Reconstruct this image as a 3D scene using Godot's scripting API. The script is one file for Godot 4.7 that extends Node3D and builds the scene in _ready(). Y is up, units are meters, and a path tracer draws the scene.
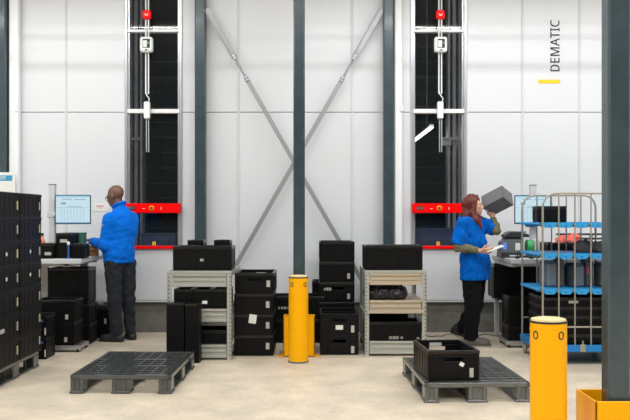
extends Node3D

# A warehouse packing area in front of a white panelled automated store.
# Metres, y up; the back wall lies along z = -10.4, the camera stands at z = 0.

var M := {}
var taken := {}
var crate_meshes := {}
var noise_soft: ImageTexture
var noise_fine: ImageTexture

# ---------------------------------------------------------------- helpers
func numbered(called: String) -> String:
	if not taken.has(called):
		taken[called] = 0
		return called
	taken[called] += 1
	return "%s_%03d" % [called, taken[called]]

func thing(called: String, label: String, category: String, at := Vector3.ZERO, turn := 0.0, group := "") -> Node3D:
	var o := Node3D.new()
	o.name = numbered(called)
	add_child(o)
	o.position = at
	o.rotation_degrees.y = turn
	o.set_meta("label", label)
	o.set_meta("category", category)
	if group != "":
		o.set_meta("group", group)
	return o

func part_name(parent: Node, called: String) -> String:
	if not parent.has_node(NodePath(called)):
		return called
	var k := 1
	while parent.has_node(NodePath("%s_%03d" % [called, k])):
		k += 1
	return "%s_%03d" % [called, k]

func put(mesh: Mesh, called: String, m: Material, parent: Node3D, at := Vector3.ZERO) -> MeshInstance3D:
	var o := MeshInstance3D.new()
	o.mesh = mesh
	o.material_override = m
	o.name = part_name(parent, called) if parent != self else numbered(called)
	parent.add_child(o, true)
	o.position = at
	o.cast_shadow = GeometryInstance3D.SHADOW_CASTING_SETTING_ON
	return o

func build(st: SurfaceTool, called: String, m: Material, parent: Node3D, at := Vector3.ZERO) -> MeshInstance3D:
	return put(done(st), called, m, parent, at)

func struct(o: Node3D, label := "", category := "") -> Node3D:
	o.set_meta("kind", "structure")
	if label != "":
		o.set_meta("label", label)
		o.set_meta("category", category)
	return o

func mb() -> SurfaceTool:
	var st := SurfaceTool.new()
	st.begin(Mesh.PRIMITIVE_TRIANGLES)
	st.set_smooth_group(-1)
	return st

func done(st: SurfaceTool) -> ArrayMesh:
	st.generate_normals()
	return st.commit()

func tri(st: SurfaceTool, a: Vector3, b: Vector3, c: Vector3, n: Vector3) -> void:
	st.add_vertex(a)
	if (b - a).cross(c - a).dot(n) > 0.0:
		st.add_vertex(c); st.add_vertex(b)
	else:
		st.add_vertex(b); st.add_vertex(c)

func quad(st: SurfaceTool, a: Vector3, b: Vector3, c: Vector3, d: Vector3, n: Vector3) -> void:
	tri(st, a, b, c, n); tri(st, a, c, d, n)

# box with chamfered edges, b = size of the chamfer
func bx(st: SurfaceTool, c: Vector3, s: Vector3, b := 0.0, t := Transform3D.IDENTITY) -> void:
	st.set_smooth_group(-1)
	var h := s * 0.5
	b = minf(b, 0.45 * minf(s.x, minf(s.y, s.z)))
	for i in 3:
		var j := (i + 1) % 3
		var k := (i + 2) % 3
		for sg in [-1.0, 1.0]:
			var n := Vector3.ZERO
			n[i] = sg
			var p := []
			for q in [[-1, -1], [1, -1], [1, 1], [-1, 1]]:
				var v := Vector3.ZERO
				v[i] = sg * h[i]; v[j] = q[0] * (h[j] - b); v[k] = q[1] * (h[k] - b)
				p.append(t * (c + v))
			quad(st, p[0], p[1], p[2], p[3], t.basis * n)
	if b <= 0.0:
		return
	for k in 3:
		var i := (k + 1) % 3
		var j := (k + 2) % 3
		for si in [-1.0, 1.0]:
			for sj in [-1.0, 1.0]:
				var n := Vector3.ZERO
				n[i] = si; n[j] = sj
				var p := []
				for q in [[0, -1], [0, 1], [1, 1], [1, -1]]:
					var v := Vector3.ZERO
					v[i] = si * (h[i] - (b if q[0] == 1 else 0.0))
					v[j] = sj * (h[j] - (b if q[0] == 0 else 0.0))
					v[k] = q[1] * (h[k] - b)
					p.append(t * (c + v))
				quad(st, p[0], p[1], p[2], p[3], t.basis * n)
	for sx in [-1.0, 1.0]:
		for sy in [-1.0, 1.0]:
			for sz in [-1.0, 1.0]:
				var n := Vector3(sx, sy, sz)
				var o := n * h
				tri(st, t * (c + o - Vector3(0, sy, sz) * b), t * (c + o - Vector3(sx, 0, sz) * b), t * (c + o - Vector3(sx, sy, 0) * b), t.basis * n)

# box given by its two corners
func bb(st: SurfaceTool, lo: Vector3, hi: Vector3, b := 0.0, t := Transform3D.IDENTITY) -> void:
	bx(st, (lo + hi) * 0.5, hi - lo, b, t)

# round bar through points
func tube(st: SurfaceTool, pts: Array, r: float, n := 10) -> void:
	var rings := []
	var side := Vector3.ZERO
	for i in pts.size():
		var d: Vector3 = (pts[mini(i + 1, pts.size() - 1)] - pts[maxi(i - 1, 0)]).normalized()
		if i == 0:
			side = d.cross(Vector3.UP if absf(d.y) < 0.9 else Vector3.RIGHT).normalized()
		else:
			side = (side - d * side.dot(d)).normalized()
		var up := side.cross(d)
		var ring := []
		for k in n:
			var a := TAU * k / n
			ring.append(pts[i] + (side * cos(a) + up * sin(a)) * r)
		rings.append(ring)
	st.set_smooth_group(1)
	for i in pts.size() - 1:
		for k in n:
			var l := (k + 1) % n
			var out: Vector3 = (rings[i][k] + rings[i][l]) * 0.5 - pts[i]
			quad(st, rings[i][k], rings[i][l], rings[i + 1][l], rings[i + 1][k], out)
	st.set_smooth_group(-1)
	for e in [0, pts.size() - 1]:
		var out: Vector3 = pts[e] - pts[1 if e == 0 else e - 1]
		for k in n:
			tri(st, pts[e], rings[e][k], rings[e][(k + 1) % n], out)

# profile (radius, height) turned about y; sharp = ring numbers kept as hard edges by their own smooth groups
func lathe(st: SurfaceTool, prof: Array, n := 32, t := Transform3D.IDENTITY) -> void:
	for i in prof.size() - 1:
		st.set_smooth_group(2 + i)
		for k in n:
			var a := TAU * k / n
			var b := TAU * (k + 1) / n
			var p: Vector2 = prof[i]
			var q: Vector2 = prof[i + 1]
			var mid := (a + b) * 0.5
			var e := q - p
			var nn := Vector3(cos(mid) * e.y, -e.x, sin(mid) * e.y)
			var p0 := Vector3(cos(a) * p.x, p.y, sin(a) * p.x)
			var p1 := Vector3(cos(b) * p.x, p.y, sin(b) * p.x)
			var q0 := Vector3(cos(a) * q.x, q.y, sin(a) * q.x)
			var q1 := Vector3(cos(b) * q.x, q.y, sin(b) * q.x)
			if p.x > 1e-5:
				tri(st, t * p0, t * p1, t * q1, t.basis * nn)
			if q.x > 1e-5:
				tri(st, t * p0, t * q1, t * q0, t.basis * nn)
	st.set_smooth_group(-1)

# outline in the xy plane, extruded from z = 0 to z = depth
func extrude(st: SurfaceTool, poly: PackedVector2Array, depth: float, t := Transform3D.IDENTITY) -> void:
	st.set_smooth_group(-1)
	var ix := Geometry2D.triangulate_polygon(poly)
	for z in [0.0, depth]:
		var n := Vector3(0, 0, 1 if z > 0.0 else -1)
		for i in range(0, ix.size(), 3):
			var p := []
			for k in 3:
				var v: Vector2 = poly[ix[i + k]]
				p.append(t * Vector3(v.x, v.y, z))
			tri(st, p[0], p[1], p[2], t.basis * n)
	var area := 0.0
	for i in poly.size():
		area += poly[i].cross(poly[(i + 1) % poly.size()])
	var sgn := -1.0 if area > 0.0 else 1.0
	for i in poly.size():
		var a: Vector2 = poly[i]
		var b: Vector2 = poly[(i + 1) % poly.size()]
		var e := b - a
		var n := Vector3(-e.y, e.x, 0) * sgn
		quad(st, t * Vector3(a.x, a.y, 0), t * Vector3(b.x, b.y, 0), t * Vector3(b.x, b.y, depth), t * Vector3(a.x, a.y, depth), t.basis * n)

func noise_image(seed_value: int, freq: float, lo: float, hi: float, octaves := 4, size := 512) -> ImageTexture:
	var n := FastNoiseLite.new()
	n.seed = seed_value
	n.noise_type = FastNoiseLite.TYPE_SIMPLEX_SMOOTH
	n.frequency = freq
	n.fractal_octaves = octaves
	var im := n.get_seamless_image(size, size)
	im.convert(Image.FORMAT_RGB8)
	for y in size:
		for x in size:
			var v := lerpf(lo, hi, im.get_pixel(x, y).r)
			im.set_pixel(x, y, Color(v, v, v))
	return ImageTexture.create_from_image(im)

func mat(hex: String, rough := 0.6, metal := 0.0, tex: Texture2D = null, scale := 1.0) -> StandardMaterial3D:
	var m := StandardMaterial3D.new()
	m.albedo_color = Color(hex)
	m.roughness = rough
	m.metallic = metal
	if tex:
		m.albedo_texture = tex
		m.uv1_triplanar = true
		m.uv1_world_triplanar = true
		m.uv1_scale = Vector3.ONE * scale
	return m

# ---------------------------------------------------------------- figures: blended tapered bones, meshed as surface nets
# prims: ["c", a, b, ra, rb] tapered bone, ["e", centre, radii, basis] ellipsoid; cuts: [point, normal, reach] keep the side against the normal
func flesh(out: Dictionary, prims: Array, cell: float, k: float, cuts := [], amp := 0.0, freq := Vector3(8, 8, 8), seed_value := 3) -> void:
	var lo := Vector3.ONE * 1e6
	var hi := -lo
	var boxes := []
	for p in prims:
		var l: Vector3
		var h: Vector3
		if p[0] == "c":
			var r: float = maxf(p[3], p[4]) + k * 0.6 + cell * 2.0
			l = p[1].min(p[2]) - Vector3.ONE * r
			h = p[1].max(p[2]) + Vector3.ONE * r
		else:
			var bs: Basis = p[3]
			var rr: Vector3 = p[2]
			var e := Vector3.ZERO
			for i in 3:
				e[i] = sqrt(pow(bs.x[i] * rr.x, 2) + pow(bs.y[i] * rr.y, 2) + pow(bs.z[i] * rr.z, 2)) + k * 0.6 + cell * 2.0
			l = p[1] - e
			h = p[1] + e
		boxes.append([l, h])
		lo = lo.min(l)
		hi = hi.max(h)
	lo = (lo / cell).floor() * cell
	var nx := int(ceil((hi.x - lo.x) / cell)) + 2
	var ny := int(ceil((hi.y - lo.y) / cell)) + 2
	var nz := int(ceil((hi.z - lo.z) / cell)) + 2
	var f := PackedFloat32Array()
	f.resize(nx * ny * nz)
	f.fill(1000.0)
	for w in prims.size():
		var p: Array = prims[w]
		var i0 := ((boxes[w][0] - lo) / cell).floor() as Vector3
		var i1 := ((boxes[w][1] - lo) / cell).ceil() as Vector3
		var capsule: bool = p[0] == "c"
		var a: Vector3 = p[1]
		var ab := Vector3.ZERO
		var ll := 1.0
		var ra := 0.0
		var rb := 0.0
		var inv := Basis.IDENTITY
		var rad := Vector3.ONE
		if capsule:
			ab = p[2] - a
			ll = maxf(ab.length_squared(), 1e-9)
			ra = p[3]
			rb = p[4]
		else:
			inv = (p[3] as Basis).inverse()
			rad = p[2]
		for z in range(int(i0.z), int(i1.z) + 1):
			for y in range(int(i0.y), int(i1.y) + 1):
				var at := (z * ny + y) * nx
				for x in range(int(i0.x), int(i1.x) + 1):
					var q := lo + Vector3(x, y, z) * cell - a
					var d: float
					if capsule:
						var t := clampf(q.dot(ab) / ll, 0.0, 1.0)
						d = (q - ab * t).length() - (ra + (rb - ra) * t)
					else:
						q = inv * q
						var k0 := (q / rad).length()
						var k1 := (q / (rad * rad)).length()
						d = k0 * (k0 - 1.0) / k1 if k1 > 1e-6 else -minf(rad.x, minf(rad.y, rad.z))
					var o := f[at + x]
					var m := k - absf(o - d)
					f[at + x] = minf(o, d) - (m * m / (4.0 * k) if m > 0.0 else 0.0)
	if amp > 0.0 or cuts.size() > 0:
		var nn := FastNoiseLite.new()
		nn.seed = seed_value
		nn.frequency = 1.0
		nn.fractal_octaves = 2
		for z in nz:
			for y in ny:
				for x in nx:
					var at := (z * ny + y) * nx + x
					if absf(f[at]) > 0.15:
						continue
					var q := lo + Vector3(x, y, z) * cell
					var d := f[at]
					if amp > 0.0:
						d += amp * nn.get_noise_3dv(q * freq)
					for c in cuts:
						if c.size() < 3 or q.distance_to(c[0]) < c[2]:
							d = maxf(d, (q - c[0]).dot(c[1]))
					f[at] = d
	# nets
	var sx := 1
	var sy := nx
	var sz := nx * ny
	var vid := PackedInt32Array()
	vid.resize(f.size())
	vid.fill(-1)
	var base: int = out.v.size()
	var vv := PackedVector3Array()
	var gg := PackedVector3Array()
	for z in nz - 1:
		for y in ny - 1:
			for x in nx - 1:
				var at := z * sz + y * sy + x
				var c0 := f[at]
				if absf(c0) > cell * 3.0:
					continue
				var c := [c0, f[at + 1], f[at + sy], f[at + sy + 1], f[at + sz], f[at + sz + 1], f[at + sz + sy], f[at + sz + sy + 1]]
				var mask := 0
				for i in 8:
					if c[i] < 0.0:
						mask |= 1 << i
				if mask == 0 or mask == 255:
					continue
				var sum := Vector3.ZERO
				var cnt := 0
				for i in 8:
					for b in [1, 2, 4]:
						if i & b:
							continue
						var j: int = i | b
						if (c[i] < 0.0) != (c[j] < 0.0):
							var t: float = c[i] / (c[i] - c[j])
							var e := Vector3(i & 1, (i >> 1) & 1, (i >> 2) & 1)
							e += Vector3(1 if b == 1 else 0, 1 if b == 2 else 0, 1 if b == 4 else 0) * t
							sum += e
							cnt += 1
				vid[at] = vv.size()
				vv.append(lo + (Vector3(x, y, z) + sum / cnt) * cell)
				gg.append(Vector3(c[1] + c[3] + c[5] + c[7] - c[0] - c[2] - c[4] - c[6], c[2] + c[3] + c[6] + c[7] - c[0] - c[1] - c[4] - c[5], c[4] + c[5] + c[6] + c[7] - c[0] - c[1] - c[2] - c[3]).normalized())
	out.v.append_array(vv)
	out.n.append_array(gg)
	var ids := PackedInt32Array()
	for z in range(1, nz - 1):
		for y in range(1, ny - 1):
			for x in range(1, nx - 1):
				var at := z * sz + y * sy + x
				if vid[at] < 0:
					continue
				var c0 := f[at]
				for ax in 3:
					var s1 := [sx, sy, sz][ax] as int
					var s2 := [sy, sz, sx][ax] as int
					var s3 := [sz, sx, sy][ax] as int
					var c1 := f[at + s1]
					if (c0 < 0.0) == (c1 < 0.0):
						continue
					var q := [vid[at], vid[at - s2], vid[at - s2 - s3], vid[at - s3]]
					if q.min() < 0:
						continue
					if c0 < 0.0:
						ids.append_array([base + q[0], base + q[3], base + q[2], base + q[0], base + q[2], base + q[1]])
					else:
						ids.append_array([base + q[0], base + q[1], base + q[2], base + q[0], base + q[2], base + q[3]])
	out.i.append_array(ids)

func new_flesh() -> Dictionary:
	return {"v": PackedVector3Array(), "n": PackedVector3Array(), "i": PackedInt32Array()}

func flesh_mesh(d: Dictionary) -> ArrayMesh:
	var arr := []
	arr.resize(Mesh.ARRAY_MAX)
	arr[Mesh.ARRAY_VERTEX] = d.v
	arr[Mesh.ARRAY_NORMAL] = d.n
	arr[Mesh.ARRAY_INDEX] = d.i
	var m := ArrayMesh.new()
	m.add_surface_from_arrays(Mesh.PRIMITIVE_TRIANGLES, arr)
	return m

func facing(f: Vector3, tilt_down := 0.0, roll := 0.0) -> Basis:
	# -z looks along f; tilt_down lowers the gaze
	var z := -f.normalized()
	var x := Vector3.UP.cross(z).normalized()
	var b := Basis(x, z.cross(x).normalized(), z)
	return b * Basis(Vector3.RIGHT, -tilt_down) * Basis(Vector3.BACK, roll)

func head_prims(at: Vector3, b: Basis, s := 1.0, ears := true) -> Array:
	var P := func(x: float, y: float, z: float) -> Vector3: return at + b * (Vector3(x, y, z) * s)
	var r := []
	r.append(["e", P.call(0, 0.035, 0.018), Vector3(0.074, 0.086, 0.094) * s, b])     # skull
	r.append(["e", P.call(0, -0.01, -0.03), Vector3(0.063, 0.085, 0.062) * s, b])     # face
	r.append(["e", P.call(0, -0.062, -0.035), Vector3(0.046, 0.042, 0.05) * s, b])    # jaw
	r.append(["c", P.call(0, -0.088, -0.075), P.call(0, -0.09, -0.068), 0.016 * s, 0.018 * s])  # chin
	r.append(["c", P.call(-0.04, 0.022, -0.078), P.call(0.04, 0.022, -0.078), 0.011 * s, 0.011 * s]) # brow
	r.append(["c", P.call(0, 0.012, -0.088), P.call(0, -0.026, -0.108), 0.008 * s, 0.012 * s])   # nose
	r.append(["c", P.call(-0.012, -0.028, -0.092), P.call(0.012, -0.028, -0.092), 0.009 * s, 0.009 * s])
	r.append(["c", P.call(-0.018, -0.052, -0.084), P.call(0.018, -0.052, -0.084), 0.008 * s, 0.008 * s]) # lips
	r.append(["c", P.call(-0.016, -0.064, -0.083), P.call(0.016, -0.064, -0.083), 0.008 * s, 0.008 * s])
	for g in [-1.0, 1.0]:
		r.append(["c", P.call(g * 0.04, -0.012, -0.07), P.call(g * 0.035, -0.03, -0.07), 0.014 * s, 0.012 * s]) # cheek
		if ears:
			r.append(["e", P.call(g * 0.077, -0.005, 0.012), Vector3(0.009, 0.032, 0.02) * s, b])  # ear
	return r

# hand: wrist, direction of the fingers, palm normal, side of the thumb; curl in radians for each joint
func hand_prims(wrist: Vector3, d: Vector3, n: Vector3, thumb: Vector3, curl: float, s := 1.0, spread := 0.06) -> Array:
	var r := []
	d = d.normalized()
	n = (n - d * n.dot(d)).normalized()
	thumb = (thumb - d * thumb.dot(d) - n * thumb.dot(n)).normalized()
	for q in [-1.0, -0.33, 0.33, 1.0]:
		r.append(["c", wrist + d * 0.01 * s + thumb * q * 0.018 * s, wrist + d * 0.085 * s + thumb * q * 0.031 * s, 0.016 * s, 0.0125 * s])
	var lengths := [0.062, 0.078, 0.086, 0.078]
	for i in 4:
		var q := -1.0 + i * 0.667
		var p: Vector3 = wrist + d * (0.088 - 0.004 * absf(q)) * s + thumb * q * 0.031 * s
		var dd := (d + thumb * q * spread).normalized()
		for j in 3:
			dd = dd.rotated(d.cross(n).normalized(), curl)
			var e: Vector3 = p + dd * lengths[i] * [0.45, 0.32, 0.23][j] * s
			r.append(["c", p, e, (0.0095 - j * 0.0008) * s, (0.0088 - j * 0.0008) * s])
			p = e
	var t0 := wrist + d * 0.025 * s + thumb * 0.024 * s
	var t1 := t0 + (d * 0.55 + thumb * 0.75 + n * 0.35).normalized() * 0.045 * s
	var t2 := t1 + (d * 0.85 + thumb * 0.25 + n * 0.4).normalized() * 0.032 * s
	var t3 := t2 + (d * 0.9 + n * 0.5).normalized() * 0.026 * s
	r.append(["c", t0, t1, 0.015 * s, 0.0115 * s])
	r.append(["c", t1, t2, 0.0112 * s, 0.01 * s])
	r.append(["c", t2, t3, 0.01 * s, 0.0085 * s])
	return r

# ---------------------------------------------------------------- the scene
func _ready() -> void:
	# camera: level, at eye height, lens shifted a little upward
	var cam := Camera3D.new()
	cam.name = "camera"
	add_child(cam)
	cam.position = Vector3(0, 1.4, 0)
	cam.projection = Camera3D.PROJECTION_FRUSTUM
	cam.near = 0.1
	cam.far = 60.0
	cam.size = 0.1 * 420.0 / 860.0
	cam.frustum_offset = Vector2(0, 0.1 * 7.0 / 860.0)
	cam.current = true
	# environment
	var we := WorldEnvironment.new()
	we.name = "environment"
	var env := Environment.new()
	env.background_mode = Environment.BG_COLOR
	env.background_color = Color(0.02, 0.02, 0.02)
	env.tonemap_mode = Environment.TONE_MAPPER_LINEAR
	env.tonemap_exposure = 1.0
	env.sdfgi_enabled = true
	env.ssao_enabled = true
	env.ssil_enabled = true
	we.environment = env
	add_child(we)
	materials()
	# the hall's rows of linear ceiling lamps
	for x in [-6.9, -5.7, -4.5, -3.3, -2.1, 0.45, 1.55, 2.65, 3.85, 5.05, 6.25]:
		ceiling_lamp(Vector3(x, 4.03, -9.0), 1.1, LOW_ENERGY, 0.045)
	for row in [-4.4, -1.0, 4.0]:
		for x in [-6.5, -3.9, -1.3, 1.3, 3.9, 6.5]:
			ceiling_lamp(Vector3(x, 6.8, row), 1.86, HIGH_ENERGY * (1.2 if row > 3.0 else 1.0), 0.5)
	setting()
	store_fronts()
	columns_and_braces()
	left_station()
	right_station()
	shelves()
	floor_crates()
	foreground()
	roll_cages()
	people()
	small_things()

const LOW_ENERGY := 1.42
const HIGH_ENERGY := 8.4

func ceiling_lamp(at: Vector3, long: float, energy: float, wide := 0.15) -> void:
	var t := thing("ceiling_lamp", "long white lamp hanging under the hall ceiling", "lamp", at, 0.0, "linear lamps under the hall ceiling")
	var h := long * 0.5
	var st := mb()
	bb(st, Vector3(-h - 0.02, 0.01, -wide * 0.55), Vector3(h + 0.02, 0.05, wide * 0.55), 0.006)
	build(st, "housing", M.white_metal, t)
	st = mb()
	bb(st, Vector3(-h, -0.005, -wide * 0.5), Vector3(h, 0.0095, wide * 0.5), 0.003)
	build(st, "diffuser", M.lamp_glow, t)
	for x in [-0.6 * h, 0.6 * h]:
		st = mb()
		tube(st, [Vector3(x, 0.05, 0), Vector3(x, 7.2 - at.y, 0)], 0.004, 6)
		build(st, "hanger", M.steel, t)
	var l := AreaLight3D.new()
	l.name = "light"
	l.area_size = Vector2(long, wide)
	l.light_energy = energy
	l.light_color = Color(0.975, 0.99, 1.0)
	l.area_range = 40.0
	l.area_attenuation = 2.0
	l.shadow_enabled = true
	t.add_child(l)
	l.position = Vector3(0, -0.012, 0)
	l.rotation_degrees.x = -90

func materials() -> void:
	noise_soft = noise_image(11, 0.012, 0.86, 1.0, 5)
	noise_fine = noise_image(5, 0.09, 0.90, 1.0, 3)
	M.panel = mat("d6d7d9", 0.34, 0.0)
	M.panel.metallic_specular = 0.6
	M.joint = mat("cfd0d1", 0.4)
	M.core = mat("8f9294", 0.7)
	M.plaster = mat("d8d8d6", 0.8, 0.0, noise_fine, 0.4)
	M.grey_wall = mat("8b8d8e", 0.8, 0.0, noise_fine, 0.4)
	M.ceiling = mat("a2a4a6", 0.85, 0.0, noise_fine, 0.3)
	M.white_metal = mat("ebebea", 0.4)
	M.alu = mat("c9cbce", 0.3, 0.85)
	M.steel = mat("a4a6a6", 0.45, 0.6, noise_fine, 3.0)
	M.lamp_glow = mat("ffffff", 0.5)
	M.lamp_glow.emission_enabled = true
	M.lamp_glow.emission = Color(1.0, 0.98, 0.95)
	M.lamp_glow.emission_energy_multiplier = 4.0
	# concrete floor: grey-beige with blotches, fine grain and small dark specks
	var fn := FastNoiseLite.new()
	fn.seed = 21
	fn.frequency = 0.008
	fn.fractal_octaves = 6
	fn.fractal_gain = 0.6
	var big := fn.get_seamless_image(1024, 1024)
	fn.seed = 8
	fn.frequency = 0.06
	var small := fn.get_seamless_image(1024, 1024)
	var im := Image.create(1024, 1024, false, Image.FORMAT_RGB8)
	for y in 1024:
		for x in 1024:
			var v := 0.82 + 0.14 * (big.get_pixel(x, y).r - 0.5) + 0.07 * (small.get_pixel(x, y).r - 0.5)
			var w := 0.02 * (small.get_pixel((x + 300) % 1024, y).r - 0.5)
			im.set_pixel(x, y, Color(v * (0.99 + w), v * 0.918, v * (0.812 - w)))
	M.floor = mat("ffffff", 0.42, 0.0, ImageTexture.create_from_image(im), 0.22)
	M.floor.metallic_specular = 0.4
	M.plinth = mat("77756d", 0.85, 0.0, noise_soft, 0.8)
	M.column = mat("394a50", 0.22, 0.0, noise_soft, 0.7)
	M.crate = mat("0d0d0e", 0.42, 0.0, noise_fine, 2.5)
	M.crate_worn = mat("121213", 0.48, 0.0, noise_soft, 3.0)
	M.rim = mat("111112", 0.3, 0.0, noise_fine, 2.5)
	M.pallet = mat("3f4341", 0.2, 0.0, noise_soft, 2.0)
	M.pallet_pale = mat("5a5c59", 0.24, 0.0, noise_soft, 2.0)
	M.shelf = mat("b4b4aa", 0.42, 0.3, noise_fine, 2.0)
	M.shelf_warm = mat("c4b59c", 0.45, 0.25, noise_fine, 2.0)
	M.shelf_hole = mat("2a2a28", 0.8)
	M.yellow = mat("ffb400", 0.38, 0.0, noise_fine, 2.0)
	M.yellow_sign = mat("f2c600", 0.5)
	M.yellow_cap = mat("e8d29a", 0.55, 0.0, noise_soft, 4.0)
	M.black = mat("131313", 0.5)
	M.rubber = mat("24262a", 0.8)
	M.red = mat("ff0000", 0.35)
	M.red_dark = mat("c40d14", 0.4)
	M.navy = mat("243654", 0.5, 0.0, noise_fine, 2.0)
	M.paper = mat("e9e8e2", 0.7, 0.0, noise_fine, 5.0)
	M.sticker = mat("bdbbb2", 0.6, 0.0, noise_soft, 9.0)
	M.sticker_yellow = mat("cfc79a", 0.6, 0.0, noise_soft, 9.0)
	M.ink = mat("17181a", 0.6)
	M.pink_ink = mat("d9637c", 0.6)
	M.blue_sign = mat("2e8fb4", 0.5)
	M.blue_label = mat("2c5da8", 0.5)
	M.cart_blue = mat("37a0dc", 0.42, 0.0, noise_fine, 3.0)
	M.cart_base = mat("2a80c2", 0.42, 0.0, noise_fine, 3.0)
	M.cage_steel = mat("b2aa9c", 0.36, 0.6, noise_fine, 4.0)
	M.wheel = mat("b5a88a", 0.6, 0.0, noise_soft, 6.0)
	M.desk = mat("cfcfc8", 0.5, 0.0, noise_fine, 2.0)
	M.grey_paint = mat("c5c7c9", 0.45)
	M.dark_plastic = mat("2a2d30", 0.45)
	M.mid_plastic = mat("5d6668", 0.45)
	M.carton = mat("a9774f", 0.85, 0.0, noise_soft, 5.0)
	M.green = mat("3c6b55", 0.5)
	M.green_bright = mat("2f9e55", 0.5)
	M.orange = mat("e88a4a", 0.6)
	M.red_cloth = mat("e26a5c", 0.9)
	M.film = mat("6d757b", 0.25)
	M.brown_stuff = mat("7f7468", 0.9, 0.0, noise_soft, 10.0)
	M.grey_box = mat("6f7070", 0.75, 0.0, noise_fine, 5.0)
	M.interior = mat("53585a", 0.75, 0.0, noise_soft, 0.8)
	M.interior_rail = mat("6b7072", 0.45, 0.5)
	M.interior_post = mat("b4b6bd", 0.4, 0.3)
	M.glass = StandardMaterial3D.new()
	M.glass.albedo_color = Color(0.4, 0.44, 0.45, 0.04)
	M.glass.transparency = BaseMaterial3D.TRANSPARENCY_ALPHA
	M.glass.roughness = 0.02
	M.skin_dark = mat("74503f", 0.5, 0.0, noise_fine, 8.0)
	M.skin_pale = mat("d9a48c", 0.5, 0.0, noise_fine, 8.0)
	M.sleeve = mat("6f6a4a", 0.8, 0.0, noise_soft, 12.0)
	M.jacket = mat("0670de", 0.85, 0.0, noise_fine, 14.0)
	M.tee = mat("0062c2", 0.9, 0.0, noise_fine, 14.0)
	M.trousers = mat("2f3237", 0.95, 0.0, noise_soft, 10.0)
	M.trousers_black = mat("18181b", 0.95, 0.0, noise_soft, 10.0)
	M.shoe = mat("1e1f22", 0.6)
	M.shoe_grey = mat("6b675e", 0.75, 0.0, noise_fine, 8.0)
	M.sole = mat("d8d6d0", 0.7)
	M.hair = mat("6e2a1e", 0.55, 0.0, noise_soft, 20.0)
	M.sack = mat("1d1b20", 0.3)
	M.screen = StandardMaterial3D.new()
	M.screen.albedo_color = Color(0.02, 0.02, 0.02)
	M.screen.roughness = 0.3
	M.screen.emission_enabled = true
	M.screen.emission = Color(0, 0, 0)
	M.screen.emission_texture = screen_texture()
	M.screen.emission_energy_multiplier = 0.9
	M.small_screen = mat("5f86d8", 0.3)
	M.small_screen.emission_enabled = true
	M.small_screen.emission = Color(0.25, 0.4, 0.85)
	M.small_screen.emission_energy_multiplier = 0.4
	for k in ["crate", "crate_worn", "yellow", "red", "cart_blue", "cart_base"]:
		M[k].metallic_specular = 0.3
	for k in ["jacket", "tee", "interior", "trousers", "trousers_black", "glass"]:
		M[k].metallic_specular = 0.2
	M.glass.metallic_specular = 0.35
	M.pallet.metallic_specular = 0.9
	M.pallet_pale.metallic_specular = 0.8
	M.faded_print = mat("8a8982", 0.6)
	M.column.metallic_specular = 0.7
	M.column.metallic_specular = 0.6
	for k in ["jacket", "tee", "trousers", "trousers_black"]:
		M[k].rim_enabled = true
		M[k].rim = 0.25

# ---------------------------------------------------------------- shell of the hall
const WALL_Z := -10.4

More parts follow.
